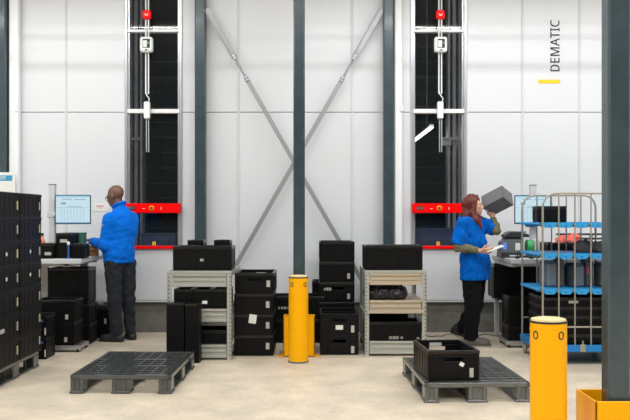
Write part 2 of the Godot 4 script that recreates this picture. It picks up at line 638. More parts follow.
func setting() -> void:
	var st := mb()
	bb(st, Vector3(-9, -0.12, -20.2), Vector3(9, 0, 26))
	struct(build(st, "floor", M.floor, self), "pale beige polished concrete floor", "floor")
	st = mb()
	bb(st, Vector3(-9, 7.2, -20.2), Vector3(9, 7.35, 26))
	struct(build(st, "ceiling", M.ceiling, self))
	st = mb()
	bb(st, Vector3(-9.15, -0.12, -20.2), Vector3(-9, 7.35, 26))
	struct(build(st, "wall_left", M.plaster, self))
	st = mb()
	bb(st, Vector3(9, -0.12, -20.2), Vector3(9.15, 7.35, 26))
	struct(build(st, "wall_right", M.plaster, self))
	st = mb()
	bb(st, Vector3(-9, -0.12, 26), Vector3(9, 7.35, 26.15))
	struct(build(st, "wall_rear", M.grey_wall, self))

	# back wall: a core with two window openings, clad in separate white panels
	var wall := Node3D.new()
	wall.name = "wall_back"
	add_child(wall)
	struct(wall, "white panelled wall of the automated store", "wall")
	var wins := [[-2.27, -1.635], [1.185, 1.805]]
	var wlo := 1.05
	var whi := 4.6
	st = mb()
	var xs := [-9.0, wins[0][0], wins[0][1], wins[1][0], wins[1][1], 9.0]
	for i in 5:
		if i == 1 or i == 3:
			bb(st, Vector3(xs[i], 0.36, WALL_Z - 0.12), Vector3(xs[i + 1], wlo, WALL_Z - 0.045))
			bb(st, Vector3(xs[i], whi, WALL_Z - 0.12), Vector3(xs[i + 1], 7.2, WALL_Z - 0.045))
		else:
			bb(st, Vector3(xs[i], 0.36, WALL_Z - 0.12), Vector3(xs[i + 1], 7.2, WALL_Z - 0.045))
	build(st, "core", M.core, wall)
	var cols := [-9.0, -8.3, -7.6, -6.9, -6.2, -5.55, -4.9, -4.24, -3.591, -3.011, -2.291, -1.614, -0.925, -0.24, 0.447, 1.161, 1.826, 2.509, 3.198, 3.883, 4.57, 5.26, 5.95, 6.64, 7.33, 8.02, 9.0]
	var rows := [0.39, 2.666, 5.0, 7.2]
	for i in cols.size() - 1:
		var a: float = cols[i] + 0.004
		var b: float = cols[i + 1] - 0.004
		var over_window: bool = absf(cols[i] + 2.291) < 0.01 or absf(cols[i] - 1.161) < 0.01
		for r in 3:
			var lo: float = rows[r] + 0.003
			var hi: float = rows[r + 1] - 0.003
			if over_window:
				if r == 0:
					hi = wlo - 0.03
				elif r == 1:
					lo = whi + 0.03
				if lo >= hi:
					continue
			st = mb()
			bb(st, Vector3(a, lo, WALL_Z - 0.05), Vector3(b, hi, WALL_Z), 0.006)
			build(st, "panel", M.panel, wall)
	for x in cols.slice(1, -1):
		st = mb()
		bb(st, Vector3(x - 0.013, 0.39, WALL_Z - 0.02), Vector3(x + 0.013, 7.2, WALL_Z + 0.012), 0.005)
		build(st, "joint_strip", M.joint, wall)
	# concrete plinth under the panels, set back a little
	st = mb()
	bb(st, Vector3(-9, 0, WALL_Z - 0.14), Vector3(9, 0.385, WALL_Z - 0.05))
	struct(build(st, "baseboard_back", M.plinth, self), "grey concrete plinth below the white wall panels", "plinth")
	st = mb()
	bb(st, Vector3(-9, 0.37, WALL_Z - 0.05), Vector3(9, 0.388, WALL_Z + 0.002), 0.003)
	struct(build(st, "trim_1", M.joint, self))
	# store chamber behind the windows
	st = mb()
	bb(st, Vector3(-9, 0, -20.2), Vector3(9, 7, -20.05))
	struct(build(st, "wall_store_back", M.interior, self))
	for x in [-3.6, 0.0, 3.2]:
		st = mb()
		bb(st, Vector3(x - 0.05, 0, -20.05), Vector3(x + 0.05, 7, WALL_Z - 0.13))
		struct(build(st, "wall_store_side", M.interior, self))
	st = mb()
	bb(st, Vector3(-3.6, 4.9, -20.05), Vector3(3.2, 4.98, WALL_Z - 0.13))
	struct(build(st, "ceiling_store", M.interior, self))

# the two transfer windows with frame, glass, red light barrier and hanging controls
func store_fronts() -> void:
	for w in 2:
		var x0: float = [-2.27, 1.185][w]
		var x1: float = [-1.635, 1.805][w]
		var side := -1.0 if w == 0 else 1.0
		var win := Node3D.new()
		win.name = "window_%d" % (w + 1)
		add_child(win)
		struct(win, "tall dark glazed store opening %s" % ["behind the man" , "behind the red-haired woman"][w], "window")
		var zf := WALL_Z + 0.02
		for x in [x0 - 0.012, x1 + 0.012]:
			var st := mb()
			bb(st, Vector3(x - 0.016, 1.02, WALL_Z - 0.1), Vector3(x + 0.016, 4.63, zf), 0.004)
			build(st, "frame_post", M.alu, win)
		for x in [x0 + 0.016, x1 - 0.016]:
			var st := mb()
			bb(st, Vector3(x - 0.012, 1.05, WALL_Z - 0.08), Vector3(x + 0.012, 4.6, WALL_Z - 0.015), 0.003)
			build(st, "glazing_bead", M.alu, win)
		for y in [[2.655, 2.705], [3.635, 3.665], [4.6, 4.63]]:
			var st := mb()
			bb(st, Vector3(x0, y[0], WALL_Z - 0.08), Vector3(x1, y[1], zf - 0.004), 0.004)
			build(st, "mullion", M.white_metal, win)
		var yy := [1.05, 2.655, 2.705, 3.635, 3.665, 4.6]
		for k in 3:
			var st := mb()
			bb(st, Vector3(x0 + 0.003, yy[2 * k], WALL_Z - 0.045), Vector3(x1 - 0.003, yy[2 * k + 1], WALL_Z - 0.039))
			build(st, "pane", M.glass, win)
		var st2 := mb()
		bb(st2, Vector3(x0 - 0.005, 1.015, WALL_Z - 0.06), Vector3(x1 + 0.005, 1.05, WALL_Z + 0.035), 0.006)
		var sill := build(st2, "sill", M.red, win)
		sill.set_meta("label", "narrow red sill bar")
		# red light barrier box across the opening
		var where: String = ["beside the man's shoulder", "beside the woman's head"][w]
		var bar := thing("barrier_box", "long red control box mounted across the store opening %s" % where, "control box", Vector3((x0 + x1) * 0.5, 1.448, WALL_Z + 0.02))
		var hw := (x1 - x0) * 0.5 + 0.02
		st2 = mb()
		bb(st2, Vector3(-hw, 0, 0), Vector3(hw, 0.115, 0.075), 0.006)
		build(st2, "housing", M.red, bar)
		for k in 2:
			st2 = mb()
			bb(st2, Vector3(-hw + 0.052 + k * 0.045, 0.036, 0.074), Vector3(-hw + 0.09 + k * 0.045, 0.082, 0.08), 0.003)
			var sk := build(st2, "socket", M.black, bar)
			for q in 4:
				st2 = mb()
				var cx: float = -hw + 0.062 + k * 0.045 + (q % 2) * 0.017
				bb(st2, Vector3(cx - 0.004, 0.046 + floorf(q / 2.0) * 0.018, 0.079), Vector3(cx + 0.004, 0.055 + floorf(q / 2.0) * 0.018, 0.082))
				build(st2, "pin", M.sticker, sk)
		var t := Transform3D(Basis(Vector3.RIGHT, PI / 2), Vector3(-0.005, 0.06, 0.074))
		st2 = mb()
		lathe(st2, [Vector2(0.0, 0.0), Vector2(0.03, 0.0), Vector2(0.03, 0.006), Vector2(0.0, 0.006)], 24, t)
		build(st2, "button_ring", M.yellow_sign, bar)
		st2 = mb()
		lathe(st2, [Vector2(0.0, 0.0), Vector2(0.012, 0.006), Vector2(0.02, 0.014), Vector2(0.018, 0.024), Vector2(0.0, 0.026)], 20, t)
		build(st2, "button", M.red_dark, bar)
		st2 = mb()
		bb(st2, Vector3(-0.115, 0.05, 0.074), Vector3(-0.085, 0.056, 0.0765))
		build(st2, "mark", M.paper, bar)
		st2 = mb()
		bb(st2, Vector3(0.105, 0.04, 0.074), Vector3(0.112, 0.07, 0.0765))
		build(st2, "mark", M.paper, bar)
		# yellow warning label on the lower pane
		st2 = mb()
		var cx2 := (x0 + x1) * 0.5 - 0.0
		bb(st2, Vector3(cx2 - 0.02, 1.055, WALL_Z - 0.038), Vector3(cx2 + 0.02, 1.1, WALL_Z - 0.034), 0.001)
		var wl := build(st2, "warning_label", M.yellow_sign, self)
		wl.set_meta("label", "small yellow warning label low on the glass %s" % ["behind the man", "behind the woman"][w])
		wl.set_meta("category", "label")
		st2 = mb()
		extrude(st2, PackedVector2Array([Vector2(-0.011, -0.01), Vector2(0.011, -0.01), Vector2(0, 0.011)]), 0.0012, Transform3D(Basis.IDENTITY, Vector3(cx2, 1.077, WALL_Z - 0.0338)))
		build(st2, "pictogram", M.ink, wl)
		# hanging control drop: conduit, red isolator, controller, lower junction box and wand
		var dx: float = [-2.018, 1.505][w]
		var drop := thing("control_drop", "hanging white conduit with red switch, white controller and sensor wand, %s opening" % ["man's", "woman's"][w], "controls", Vector3(dx, 1.9, WALL_Z + 0.06))
		for e in [-0.016, 0.016]:
			st2 = mb()
			tube(st2, [Vector3(e, 0.98, 0), Vector3(e, 5.0, 0)], 0.009, 8)
			build(st2, "conduit", M.white_metal, drop)
		st2 = mb()
		bb(st2, Vector3(-0.052, 1.875, -0.02), Vector3(0.052, 1.98, 0.045), 0.012)
		var iso := build(st2, "isolator", M.red, drop)
		st2 = mb()
		for k in 10:
			var a0 := PI + PI * k / 10.0
			var a1 := PI + PI * (k + 1) / 10.0
			quad(st2, Vector3(cos(a0) * 0.024, 1.935 + sin(a0) * 0.024, 0.047), Vector3(cos(a1) * 0.024, 1.935 + sin(a1) * 0.024, 0.047), Vector3(cos(a1) * 0.013, 1.935 + sin(a1) * 0.013, 0.047), Vector3(cos(a0) * 0.013, 1.935 + sin(a0) * 0.013, 0.047), Vector3.BACK)
		build(st2, "switch_mark", M.paper, iso)
		st2 = mb()
		bb(st2, Vector3(-0.075, 1.475, -0.02), Vector3(0.075, 1.655, 0.07), 0.016)
		var ctl := build(st2, "controller", M.white_metal, drop)
		st2 = mb()
		bb(st2, Vector3(-0.042, 1.52, 0.069), Vector3(0.046, 1.628, 0.0735), 0.002)
		build(st2, "display_frame", M.ink, ctl)
		st2 = mb()
		bb(st2, Vector3(-0.036, 1.527, 0.0733), Vector3(0.012, 1.61, 0.0755), 0.001)
		build(st2, "display", M.paper, ctl)
		st2 = mb()
		bb(st2, Vector3(0.018, 1.565, 0.0733), Vector3(0.04, 1.595, 0.0765), 0.001)
		build(st2, "key", M.green_bright, ctl)
		st2 = mb()
		bb(st2, Vector3(-0.012, 1.49, 0.069), Vector3(0.014, 1.504, 0.074), 0.001)
		build(st2, "mark", M.ink, ctl)
		st2 = mb()
		bb(st2, Vector3(-0.036, 0.68, -0.025), Vector3(0.036, 0.885, 0.035), 0.01)
		build(st2, "junction_box", M.white_metal, drop)
		st2 = mb()
		tube(st2, [Vector3(0.02, 0.88, 0.02), Vector3(0.03, 0.92, 0.03), Vector3(0.0, 0.96, 0.03), Vector3(-0.016, 1.0, 0.0)], 0.007, 8)
		build(st2, "cable", M.white_metal, drop)
		for e in [-0.012, 0.014]:
			st2 = mb()
			tube(st2, [Vector3(e + 0.004, 0.28, 0.0), Vector3(e + 0.004, 0.68, 0.0)], 0.008, 10)
			build(st2, "wand", M.alu, drop)
		# inside: a grey lift post, dark storage racks with rails
		var rack := thing("lift_mast", "grey metal lift mast inside the store behind the %s glass" % ["man's", "woman's"][w], "mast", Vector3([-2.34, 1.82][w], 0, -11.3))
		for k in 4:
			st2 = mb()
			var px: float = side * (0.145 - k * 0.07)
			bb(st2, Vector3(px - 0.022 + 0.006 * (k % 2), 0, -0.05 - 0.1 * (k % 2)), Vector3(px + 0.022 - 0.006 * (k % 2), 4.88, 0.05), 0.006)
			build(st2, "profile", M.interior_post, rack)
		for k in 2:
			st2 = mb()
			bb(st2, Vector3(-0.16, 2.36 + k * 0.07 - 0.03, 0.05), Vector3(-0.04 + k * 0.09, 2.42 + k * 0.02, 0.08), 0.004)
			build(st2, "bracket", M.interior_post, rack)
		var sr := thing("storage_rack", "dark storage rack with level rails deep inside the %s opening" % ["man's", "woman's"][w], "rack", Vector3((x0 + x1) * 0.5 * 1.5, 0, -16.5))
		for k in 16:
			st2 = mb()
			bb(st2, Vector3(-1.0, 0.3 + k * 0.29, 0), Vector3(1.0, 0.33 + k * 0.29, 0.05), 0.004)
			build(st2, "rail", M.interior_rail, sr)
		for k in 4:
			st2 = mb()
			bb(st2, Vector3(-1.0 + k * 0.65, 0, -0.06), Vector3(-0.95 + k * 0.65, 4.88, 0.0), 0.004)
			build(st2, "upright", M.interior_rail, sr)
		# in-feed table with a navy tote behind the lower pane
		var tb := thing("feed_table", "dark conveyor bed just inside the %s opening" % ["man's", "woman's"][w], "conveyor", Vector3((x0 + x1) * 0.5, 0, -10.82))
		st2 = mb()
		bb(st2, Vector3(-0.33, 0.92, -0.26), Vector3(0.33, 1.0, 0.26), 0.01)
		build(st2, "bed", M.dark_plastic, tb)
		for e in [-0.28, 0.28]:
			for g in [-0.22, 0.22]:
				st2 = mb()
				bb(st2, Vector3(e - 0.025, 0, g - 0.025), Vector3(e + 0.025, 0.92, g + 0.025), 0.004)
				build(st2, "leg", M.interior_rail, tb)
	crate("tote", "dark navy tote behind the lower glass beside the woman", Vector3(1.47, 1.0, -10.82), 0.0, 0.5, 0.4, 0.26, M.navy)
	crate("tote", "dark navy tote behind the lower glass beside the man", Vector3(-1.93, 1.0, -10.82), 0.0, 0.44, 0.4, 0.2, M.navy)
	# strip lamp running back inside the right-hand opening
	var lamp := thing("strip_lamp", "slim white strip lamp running back inside the store opening", "lamp", Vector3(1.457, 2.52, -11.7))
	var st3 := mb()
	bb(st3, Vector3(-0.03, 0.012, -0.95), Vector3(0.03, 0.04, 0.95), 0.004)
	build(st3, "housing", M.white_metal, lamp)
	st3 = mb()
	bb(st3, Vector3(-0.022, -0.012, -0.94), Vector3(0.022, 0.011, 0.94), 0.004)
	build(st3, "tube", M.lamp_glow, lamp)
	st3 = mb()
	tube(st3, [Vector3(0, 0.04, 0.5), Vector3(0, 2.38, 0.5)], 0.005, 6)
	build(st3, "hanger", M.steel, lamp)
	var l := AreaLight3D.new()
	l.name = "light"
	l.area_size = Vector2(0.044, 1.88)
	l.light_energy = 0.04
	l.area_range = 20.0
	l.shadow_enabled = true
	lamp.add_child(l)
	l.position = Vector3(0, -0.015, 0)
	l.rotation_degrees.x = -90

func columns_and_braces() -> void:
	var spots := [
		[Vector3(-3.745, 0, -10.28), 0.14, "dark blue-grey steel column at the picture's left edge", M.column],
		[Vector3(-1.365, 0, -10.28), 0.13, "dark blue-grey steel column behind the shelf with two small bins", M.column],
		[Vector3(0.875, 0, -10.28), 0.122, "dark blue-grey steel column against the wall, left of the woman's opening", M.column],
		[Vector3(-0.16, 0, -8.72), 0.116, "dark green-grey steel column rising behind the central yellow bollard", M.column],
		[Vector3(1.637, 0, -4.68), 0.122, "near dark steel column standing in a yellow guard", M.column]]
	for s in spots:
		var c := thing("steel_column", s[2], "column", s[0])
		var w: float = s[1] * 0.5
		var st := mb()
		bb(st, Vector3(-w, 0.02, -w), Vector3(w, 7.2, w), 0.012)
		build(st, "shaft", s[3], c)
		st = mb()
		bb(st, Vector3(-w - 0.012, 0, -w - 0.012), Vector3(w + 0.012, 0.02, w + 0.012), 0.003)
		build(st, "base_plate", s[3], c)
	# white posts beside two of the columns
	for s in [[-3.659, 0.115, "white square post beside the dark column at the left edge"], [0.998, 0.09, "white square post beside the dark column near the woman's opening"]]:
		var st := mb()
		bb(st, Vector3(-s[1] * 0.5, 0, -0.05), Vector3(s[1] * 0.5, 7.2, 0.05), 0.01)
		var p := thing("white_post", s[2], "post", Vector3(s[0] + (0.055 if s[0] < 0 else 0.0), 0, -10.33))
		build(st, "shaft", M.white_metal, p)
		st = mb()
		bb(st, Vector3(0.02, 2.66, 0.045), Vector3(0.05, 2.74, 0.07), 0.004)
		build(st, "clip", M.white_metal, p)
	# crossed flat-bar braces with tension locks
	var ends := [
		[Vector3(-1.29, 3.88, -10.235), Vector3(0.80, 0.22, -10.235), "flat steel brace falling from upper left to lower right"],
		[Vector3(0.80, 3.88, -10.262), Vector3(-1.29, 0.22, -10.262), "flat steel brace falling from upper right to lower left"]]
	for e in ends:
		var a: Vector3 = e[0]
		var d: Vector3 = (e[1] - a)
		var L := d.length()
		var u := d.normalized()
		var t := Transform3D(Basis(Vector3.BACK.cross(u), -u, Vector3.BACK).orthonormalized(), Vector3.ZERO)
		var b := thing("cross_brace", e[2], "brace", e[1])
		var rel: Vector3 = a - e[1]
		# upper angle piece, lock, long lower bar (y runs back up the bar)
		var at := func(s: float) -> Transform3D: return Transform3D(t.basis, rel + u * s)
		var st := mb()
		bb(st, Vector3(-0.034, -0.66, -0.006), Vector3(0.034, 0.0, 0.004), 0.002, at.call(0.0))
		bb(st, Vector3(-0.034, -0.66, -0.006), Vector3(-0.026, 0.0, 0.022), 0.002, at.call(0.0))
		build(st, "upper_bar", M.steel, b)
		st = mb()
		tube(st, [rel + u * 0.62, rel + u * 1.0], 0.014, 8)
		build(st, "tension_rod", M.steel, b)
		for s in [0.66, 0.96]:
			st = mb()
			bb(st, Vector3(-0.028, -0.03, -0.016), Vector3(0.028, 0.03, 0.018), 0.004, at.call(s))
			var lk := build(st, "lock", M.alu, b)
			for g in [-1, 1]:
				st = mb()
				lathe(st, [Vector2(0.0, 0.0), Vector2(0.008, 0.0), Vector2(0.008, 0.006), Vector2(0.0, 0.006)], 8, at.call(s) * Transform3D(Basis(Vector3.RIGHT, PI / 2), Vector3(g * 0.014, 0, 0.018)))
				build(st, "bolt", M.dark_plastic, lk)
		st = mb()
		bb(st, Vector3(-0.026, -(L - 0.93), -0.004), Vector3(0.026, 0.0, 0.004), 0.002, at.call(0.93))
		build(st, "lower_bar", M.steel, b)

# ---------------------------------------------------------------- crates
func crate_mesh(W: float, D: float, H: float, slot: bool) -> Array:
	var key := "%.3f %.3f %.3f %s" % [W, D, H, slot]
	if crate_meshes.has(key):
		return crate_meshes[key]
	var st := mb()
	var w := W * 0.5 - 0.01
	var d := D * 0.5 - 0.01
	var t := 0.006
	var y0 := 0.018
	bb(st, Vector3(-w + 0.012, 0.0, -d + 0.012), Vector3(w - 0.012, y0 + 0.006, d - 0.012), 0.004)
	for s in [-1.0, 1.0]:
		bb(st, Vector3(-w, y0, s * d - t), Vector3(w, H - 0.012, s * d + t), 0.002)
		# end wall with its hand hole
		var hw := D * 0.17
		var h0 := H - 0.085
		var h1 := H - 0.055
		if not slot:
			bb(st, Vector3(s * w - t, y0, -d), Vector3(s * w + t, H - 0.012, d), 0.002)
		else:
			bb(st, Vector3(s * w - t, y0, -d), Vector3(s * w + t, h0, d), 0.002)
			bb(st, Vector3(s * w - t, h1, -d), Vector3(s * w + t, H - 0.012, d), 0.002)
			for g in [-1.0, 1.0]:
				bb(st, Vector3(s * w - t, h0, minf(g * hw, g * d)), Vector3(s * w + t, h1, maxf(g * hw, g * d)))
	build_ribs(st, W, D, H)
	for y in [[H - 0.052, H - 0.042, 0.002], [0.0, 0.026, 0.004]]:
		ring_of(st, W * 0.5 - y[2], D * 0.5 - y[2], y[0], y[1])
	var body := done(st)
	st = mb()
	ring_of(st, W * 0.5, D * 0.5, H - 0.03, H)
	var r := [body, done(st)]
	crate_meshes[key] = r
	return r

func ring_of(st: SurfaceTool, ww: float, dd: float, y0: float, y1: float) -> void:
	for s in [-1.0, 1.0]:
		bb(st, Vector3(-ww, y0, minf(s * dd, s * (dd - 0.022))), Vector3(ww, y1, maxf(s * dd, s * (dd - 0.022))), 0.003)
		bb(st, Vector3(minf(s * ww, s * (ww - 0.022)), y0, -dd + 0.015), Vector3(maxf(s * ww, s * (ww - 0.022)), y1, dd - 0.015), 0.003)

func build_ribs(st: SurfaceTool, W: float, D: float, H: float) -> void:
	for s in [-1.0, 1.0]:
		for x in [-0.47, -0.4, -0.27, -0.1, 0.1, 0.27, 0.4, 0.47] if W > 0.5 else [-0.45, -0.26, 0.26, 0.45]:
			var zo: float = s * (D * 0.5 - 0.009)
			bb(st, Vector3(x * W - 0.009, 0.02, zo - 0.008), Vector3(x * W + 0.009, H - 0.03, zo + 0.008), 0.002)
		for z in [-0.45, -0.26, 0.26, 0.45]:
			var xo: float = s * (W * 0.5 - 0.009)
			bb(st, Vector3(xo - 0.008, 0.02, z * D - 0.009), Vector3(xo + 0.008, H - 0.03, z * D + 0.009), 0.002)

# W runs along the crate's own x (its long way), D along z. Stickers: [face, across, height, width, tall, material, tilt]
func crate(called: String, label: String, at: Vector3, turn: float, W: float, D: float, H: float, m: Material = null, stickers := [], group := "", slot := false) -> Node3D:
	var t := thing(called, label, "crate", at, turn, group)
	var mm := crate_mesh(W, D, H, slot)
	put(mm[0], "body", m if m else M.crate, t)
	put(mm[1], "rim", m if m else M.rim, t)
	for s in stickers:
		var b := Basis.IDENTITY if s[0] == "f" else Basis(Vector3.UP, PI / 2) if s[0] == "r" else Basis(Vector3.UP, -PI / 2)
		var far: float = (D if s[0] == "f" else W) * 0.5 - 0.001 + (s[7] if s.size() > 7 else 0.0)
		var st := mb()
		bx(st, Vector3.ZERO, Vector3(s[3], s[4], 0.003), 0.0005, Transform3D(b * Basis(Vector3.BACK, s[6] if s.size() > 6 else 0.0), b * Vector3(s[1], 0, far) + Vector3(0, s[2], 0)))
		build(st, "sticker", s[5], t)
	return t

# flat printed mark made of bars: [x, y, width, height, turn]
func print_on(t: Node3D, bars: Array, at: Vector3, b: Basis, m: Material) -> void:
	var st := mb()
	for q in bars:
		bx(st, Vector3.ZERO, Vector3(q[2], q[3], 0.002), 0.0, Transform3D(b * Basis(Vector3.BACK, q[4]), at + b * Vector3(q[0], q[1], 0)))
	build(st, "printed_mark", m, t).set_meta("kind", "stuff")

# ---------------------------------------------------------------- pallets
func pallet(label: String, at: Vector3, turn: float, m: Material) -> void:
	var t := thing("plastic_pallet", label, "pallet", at, turn)
	var st := mb()
	var hx := 0.4
	var hz := 0.6
	for s in [-1.0, 1.0]:
		bb(st, Vector3(-hx, 0.115, minf(s * hz, s * (hz - 0.045))), Vector3(hx, 0.15, maxf(s * hz, s * (hz - 0.045))), 0.004)
		bb(st, Vector3(minf(s * hx, s * (hx - 0.03)), 0.115, -hz), Vector3(maxf(s * hx, s * (hx - 0.03)), 0.15, hz), 0.004)
	for k in 8:
		var x := -hx + 0.0889 * (k + 1)
		bb(st, Vector3(x - 0.007, 0.113, -hz + 0.02), Vector3(x + 0.007, 0.15, hz - 0.02), 0.003)
	for k in 10:
		var z := -hz + 0.109 * (k + 1)
		var wide := 0.022 if k in [3, 6] else 0.008
		bb(st, Vector3(-hx + 0.02, 0.113, z - wide), Vector3(hx - 0.02, 0.15, z + wide), 0.003)
	build(st, "deck", m, t)
	for i in 3:
		var x: float = [-0.35, 0.0, 0.35][i]
		var fw: float = [0.1, 0.14, 0.1][i]
		for j in 3:
			var z: float = [-0.53, 0.0, 0.53][j]
			st = mb()
			# foot block, hollow at the front with ribs
			var o := Vector3(x, 0, z)
			bb(st, o + Vector3(-fw * 0.5, 0.012, -0.07), o + Vector3(-fw * 0.5 + 0.03, 0.118, 0.07), 0.006)
			bb(st, o + Vector3(fw * 0.5 - 0.03, 0.012, -0.07), o + Vector3(fw * 0.5, 0.118, 0.07), 0.006)
			bb(st, o + Vector3(-fw * 0.5 + 0.025, 0.012, -0.055), o + Vector3(fw * 0.5 - 0.025, 0.118, 0.055), 0.004)
			bb(st, o + Vector3(-fw * 0.5 - 0.008, 0.0, -0.072), o + Vector3(fw * 0.5 + 0.008, 0.02, 0.072), 0.005)
			build(st, "foot", m, t)
		st = mb()
		bb(st, Vector3(x - 0.05, 0.001, -hz + 0.01), Vector3(x + 0.05, 0.022, hz - 0.01), 0.006)
		build(st, "runner", m, t)

func foreground() -> void:
	pallet("empty dark grey plastic pallet lying alone on the open floor", Vector3(-1.53, 0, -7.40), -0.7, M.pallet)
	pallet("grey plastic pallet carrying one open black crate", Vector3(1.205, 0, -7.08), 2.2, M.pallet_pale)
	crate("open_crate", "open black crate standing on the grey pallet", Vector3(1.038, 0.15, -6.86), -90 + 4.5, 0.6, 0.4, 0.23, null,
		[["r", 0.135, 0.06, 0.03, 0.07, M.sticker], ["r", 0.06, 0.125, 0.035, 0.03, M.paper, -0.5]], "", true)
	# sticker on the inner far wall of that crate
	var st := mb()
	bx(st, Vector3.ZERO, Vector3(0.1, 0.03, 0.002), 0.0, Transform3D(Basis(Vector3.UP, deg_to_rad(4.5)), Vector3(0.998, 0.345, -7.125)))
	var inner := build(st, "crate_label", M.sticker, self)
	inner.set_meta("label", "pale label inside the far wall of the open crate on the pallet")
	inner.set_meta("category", "label")
	# bollards
	bollard("tall yellow bollard with cream cap in the right foreground", Vector3(1.262, 0, -4.65), 0.0975, 0.845)
	bollard("yellow bollard in the middle, in front of the green-grey column", Vector3(-0.16, 0, -8.30), 0.094, 0.828)
	# yellow guard boxes round the column feet
	guard("wide low yellow guard behind the middle bollard", Vector3(-0.16, 0, -8.70), 0.315, 0.2, 0.405)
	guard("yellow steel guard round the foot of the near dark column", Vector3(1.632, 0, -4.735), 0.286, 0.34, 0.42)
	# tall stack of crates on a pallet, cut by the picture's left edge
	pallet("dark plastic pallet under the tall crate stack by the monitor desk", Vector3(-2.99, 0, -7.46), 0.0, M.pallet)
	for col in 2:
		for k in 7:
			var where: String = ["nearer column", "farther column"][col]
			var lv: String = ["bottom", "second", "third", "fourth", "fifth", "sixth", "top"][k]
			var st2 := [["f", 0.24, 0.1, 0.028, 0.075, M.sticker_yellow if (k + col) % 2 == 0 else M.sticker]]
			if k in [3, 4]:
				st2.append(["f", -0.02, 0.105, 0.03, 0.03, M.paper])
			if k == 1 and col == 0:
				st2.append(["f", -0.12, 0.1, 0.1, 0.035, M.sticker])
			crate("stacking_crate", "black stacking crate, %s of the %s in the tall pallet stack" % [lv, where], Vector3(-2.768, 0.15 + k * 0.2085, [-7.19, -7.79][col]), 90, 0.594, 0.396, 0.2085, M.crate if k % 3 else M.crate_worn, st2, "crates in the tall stack at the left edge")

func bollard(label: String, at: Vector3, r: float, h: float) -> void:
	var t := thing("bollard", label, "bollard", at)
	var st := mb()
	lathe(st, [Vector2(0, 0.015), Vector2(r, 0.015), Vector2(r, h - 0.012), Vector2(0, h - 0.012)], 48)
	build(st, "post", M.yellow, t)
	st = mb()
	lathe(st, [Vector2(0, h - 0.014), Vector2(r + 0.002, h - 0.014), Vector2(r + 0.002, h - 0.004), Vector2(0, h - 0.004)], 48)
	build(st, "collar", M.rubber, t)
	st = mb()
	lathe(st, [Vector2(0, h - 0.004), Vector2(r - 0.004, h - 0.004), Vector2(r - 0.006, h + 0.006), Vector2(r - 0.03, h + 0.012), Vector2(0, h + 0.014)], 48)
	build(st, "cap", M.yellow_cap, t)
	st = mb()
	lathe(st, [Vector2(0, 0), Vector2(r + 0.006, 0), Vector2(r + 0.006, 0.016), Vector2(0, 0.016)], 48)
	build(st, "foot_ring", M.mid_plastic, t)
	for q0 in [-0.74, 0.74]:
		var a: float = q0 + atan2(-at.x, -at.z)
		st = mb()
		var ring := []
		for k in 21:
			var q := TAU * k / 20.0
			var y := h - 0.075 + sin(q) * 0.02
			var b: float = a + cos(q) * 0.0145 / r
			ring.append(Vector3(sin(b), 0, cos(b)) * (r + 0.0005) + Vector3(0, y, 0))
		tube(st, ring, 0.0035, 6)
		build(st, "bolt_ring", M.rubber, t)

func guard(label: String, at: Vector3, w: float, d: float, h: float) -> void:
	var t := thing("column_guard", label, "guard", at)
	var hw := w * 0.5
	var hd := d * 0.5
	var s := 0.012
	for g in [-1.0, 1.0]:
		var st := mb()
		bb(st, Vector3(minf(g * hw, g * (hw - s)), 0.01, -hd), Vector3(maxf(g * hw, g * (hw - s)), h, hd), 0.003)
		build(st, "side_plate", M.yellow, t)
		st = mb()
		bb(st, Vector3(-hw, 0.01, minf(g * hd, g * (hd - s))), Vector3(hw, h, maxf(g * hd, g * (hd - s))), 0.003)
		build(st, "face_plate", M.yellow, t)
		st = mb()
		bb(st, Vector3(minf(g * (hw - 0.01), g * (hw + 0.055)), 0.0, -hd), Vector3(maxf(g * (hw - 0.01), g * (hw + 0.055)), 0.012, hd), 0.003)
		var fl := build(st, "flange", M.yellow, t)
		for z in [-0.6, 0.6]:
			st = mb()
			lathe(st, [Vector2(0, 0.012), Vector2(0.014, 0.012), Vector2(0.012, 0.03), Vector2(0, 0.03)], 6, Transform3D(Basis.IDENTITY, Vector3(g * (hw + 0.028), 0, z * hd)))
			build(st, "bolt", M.steel, fl)

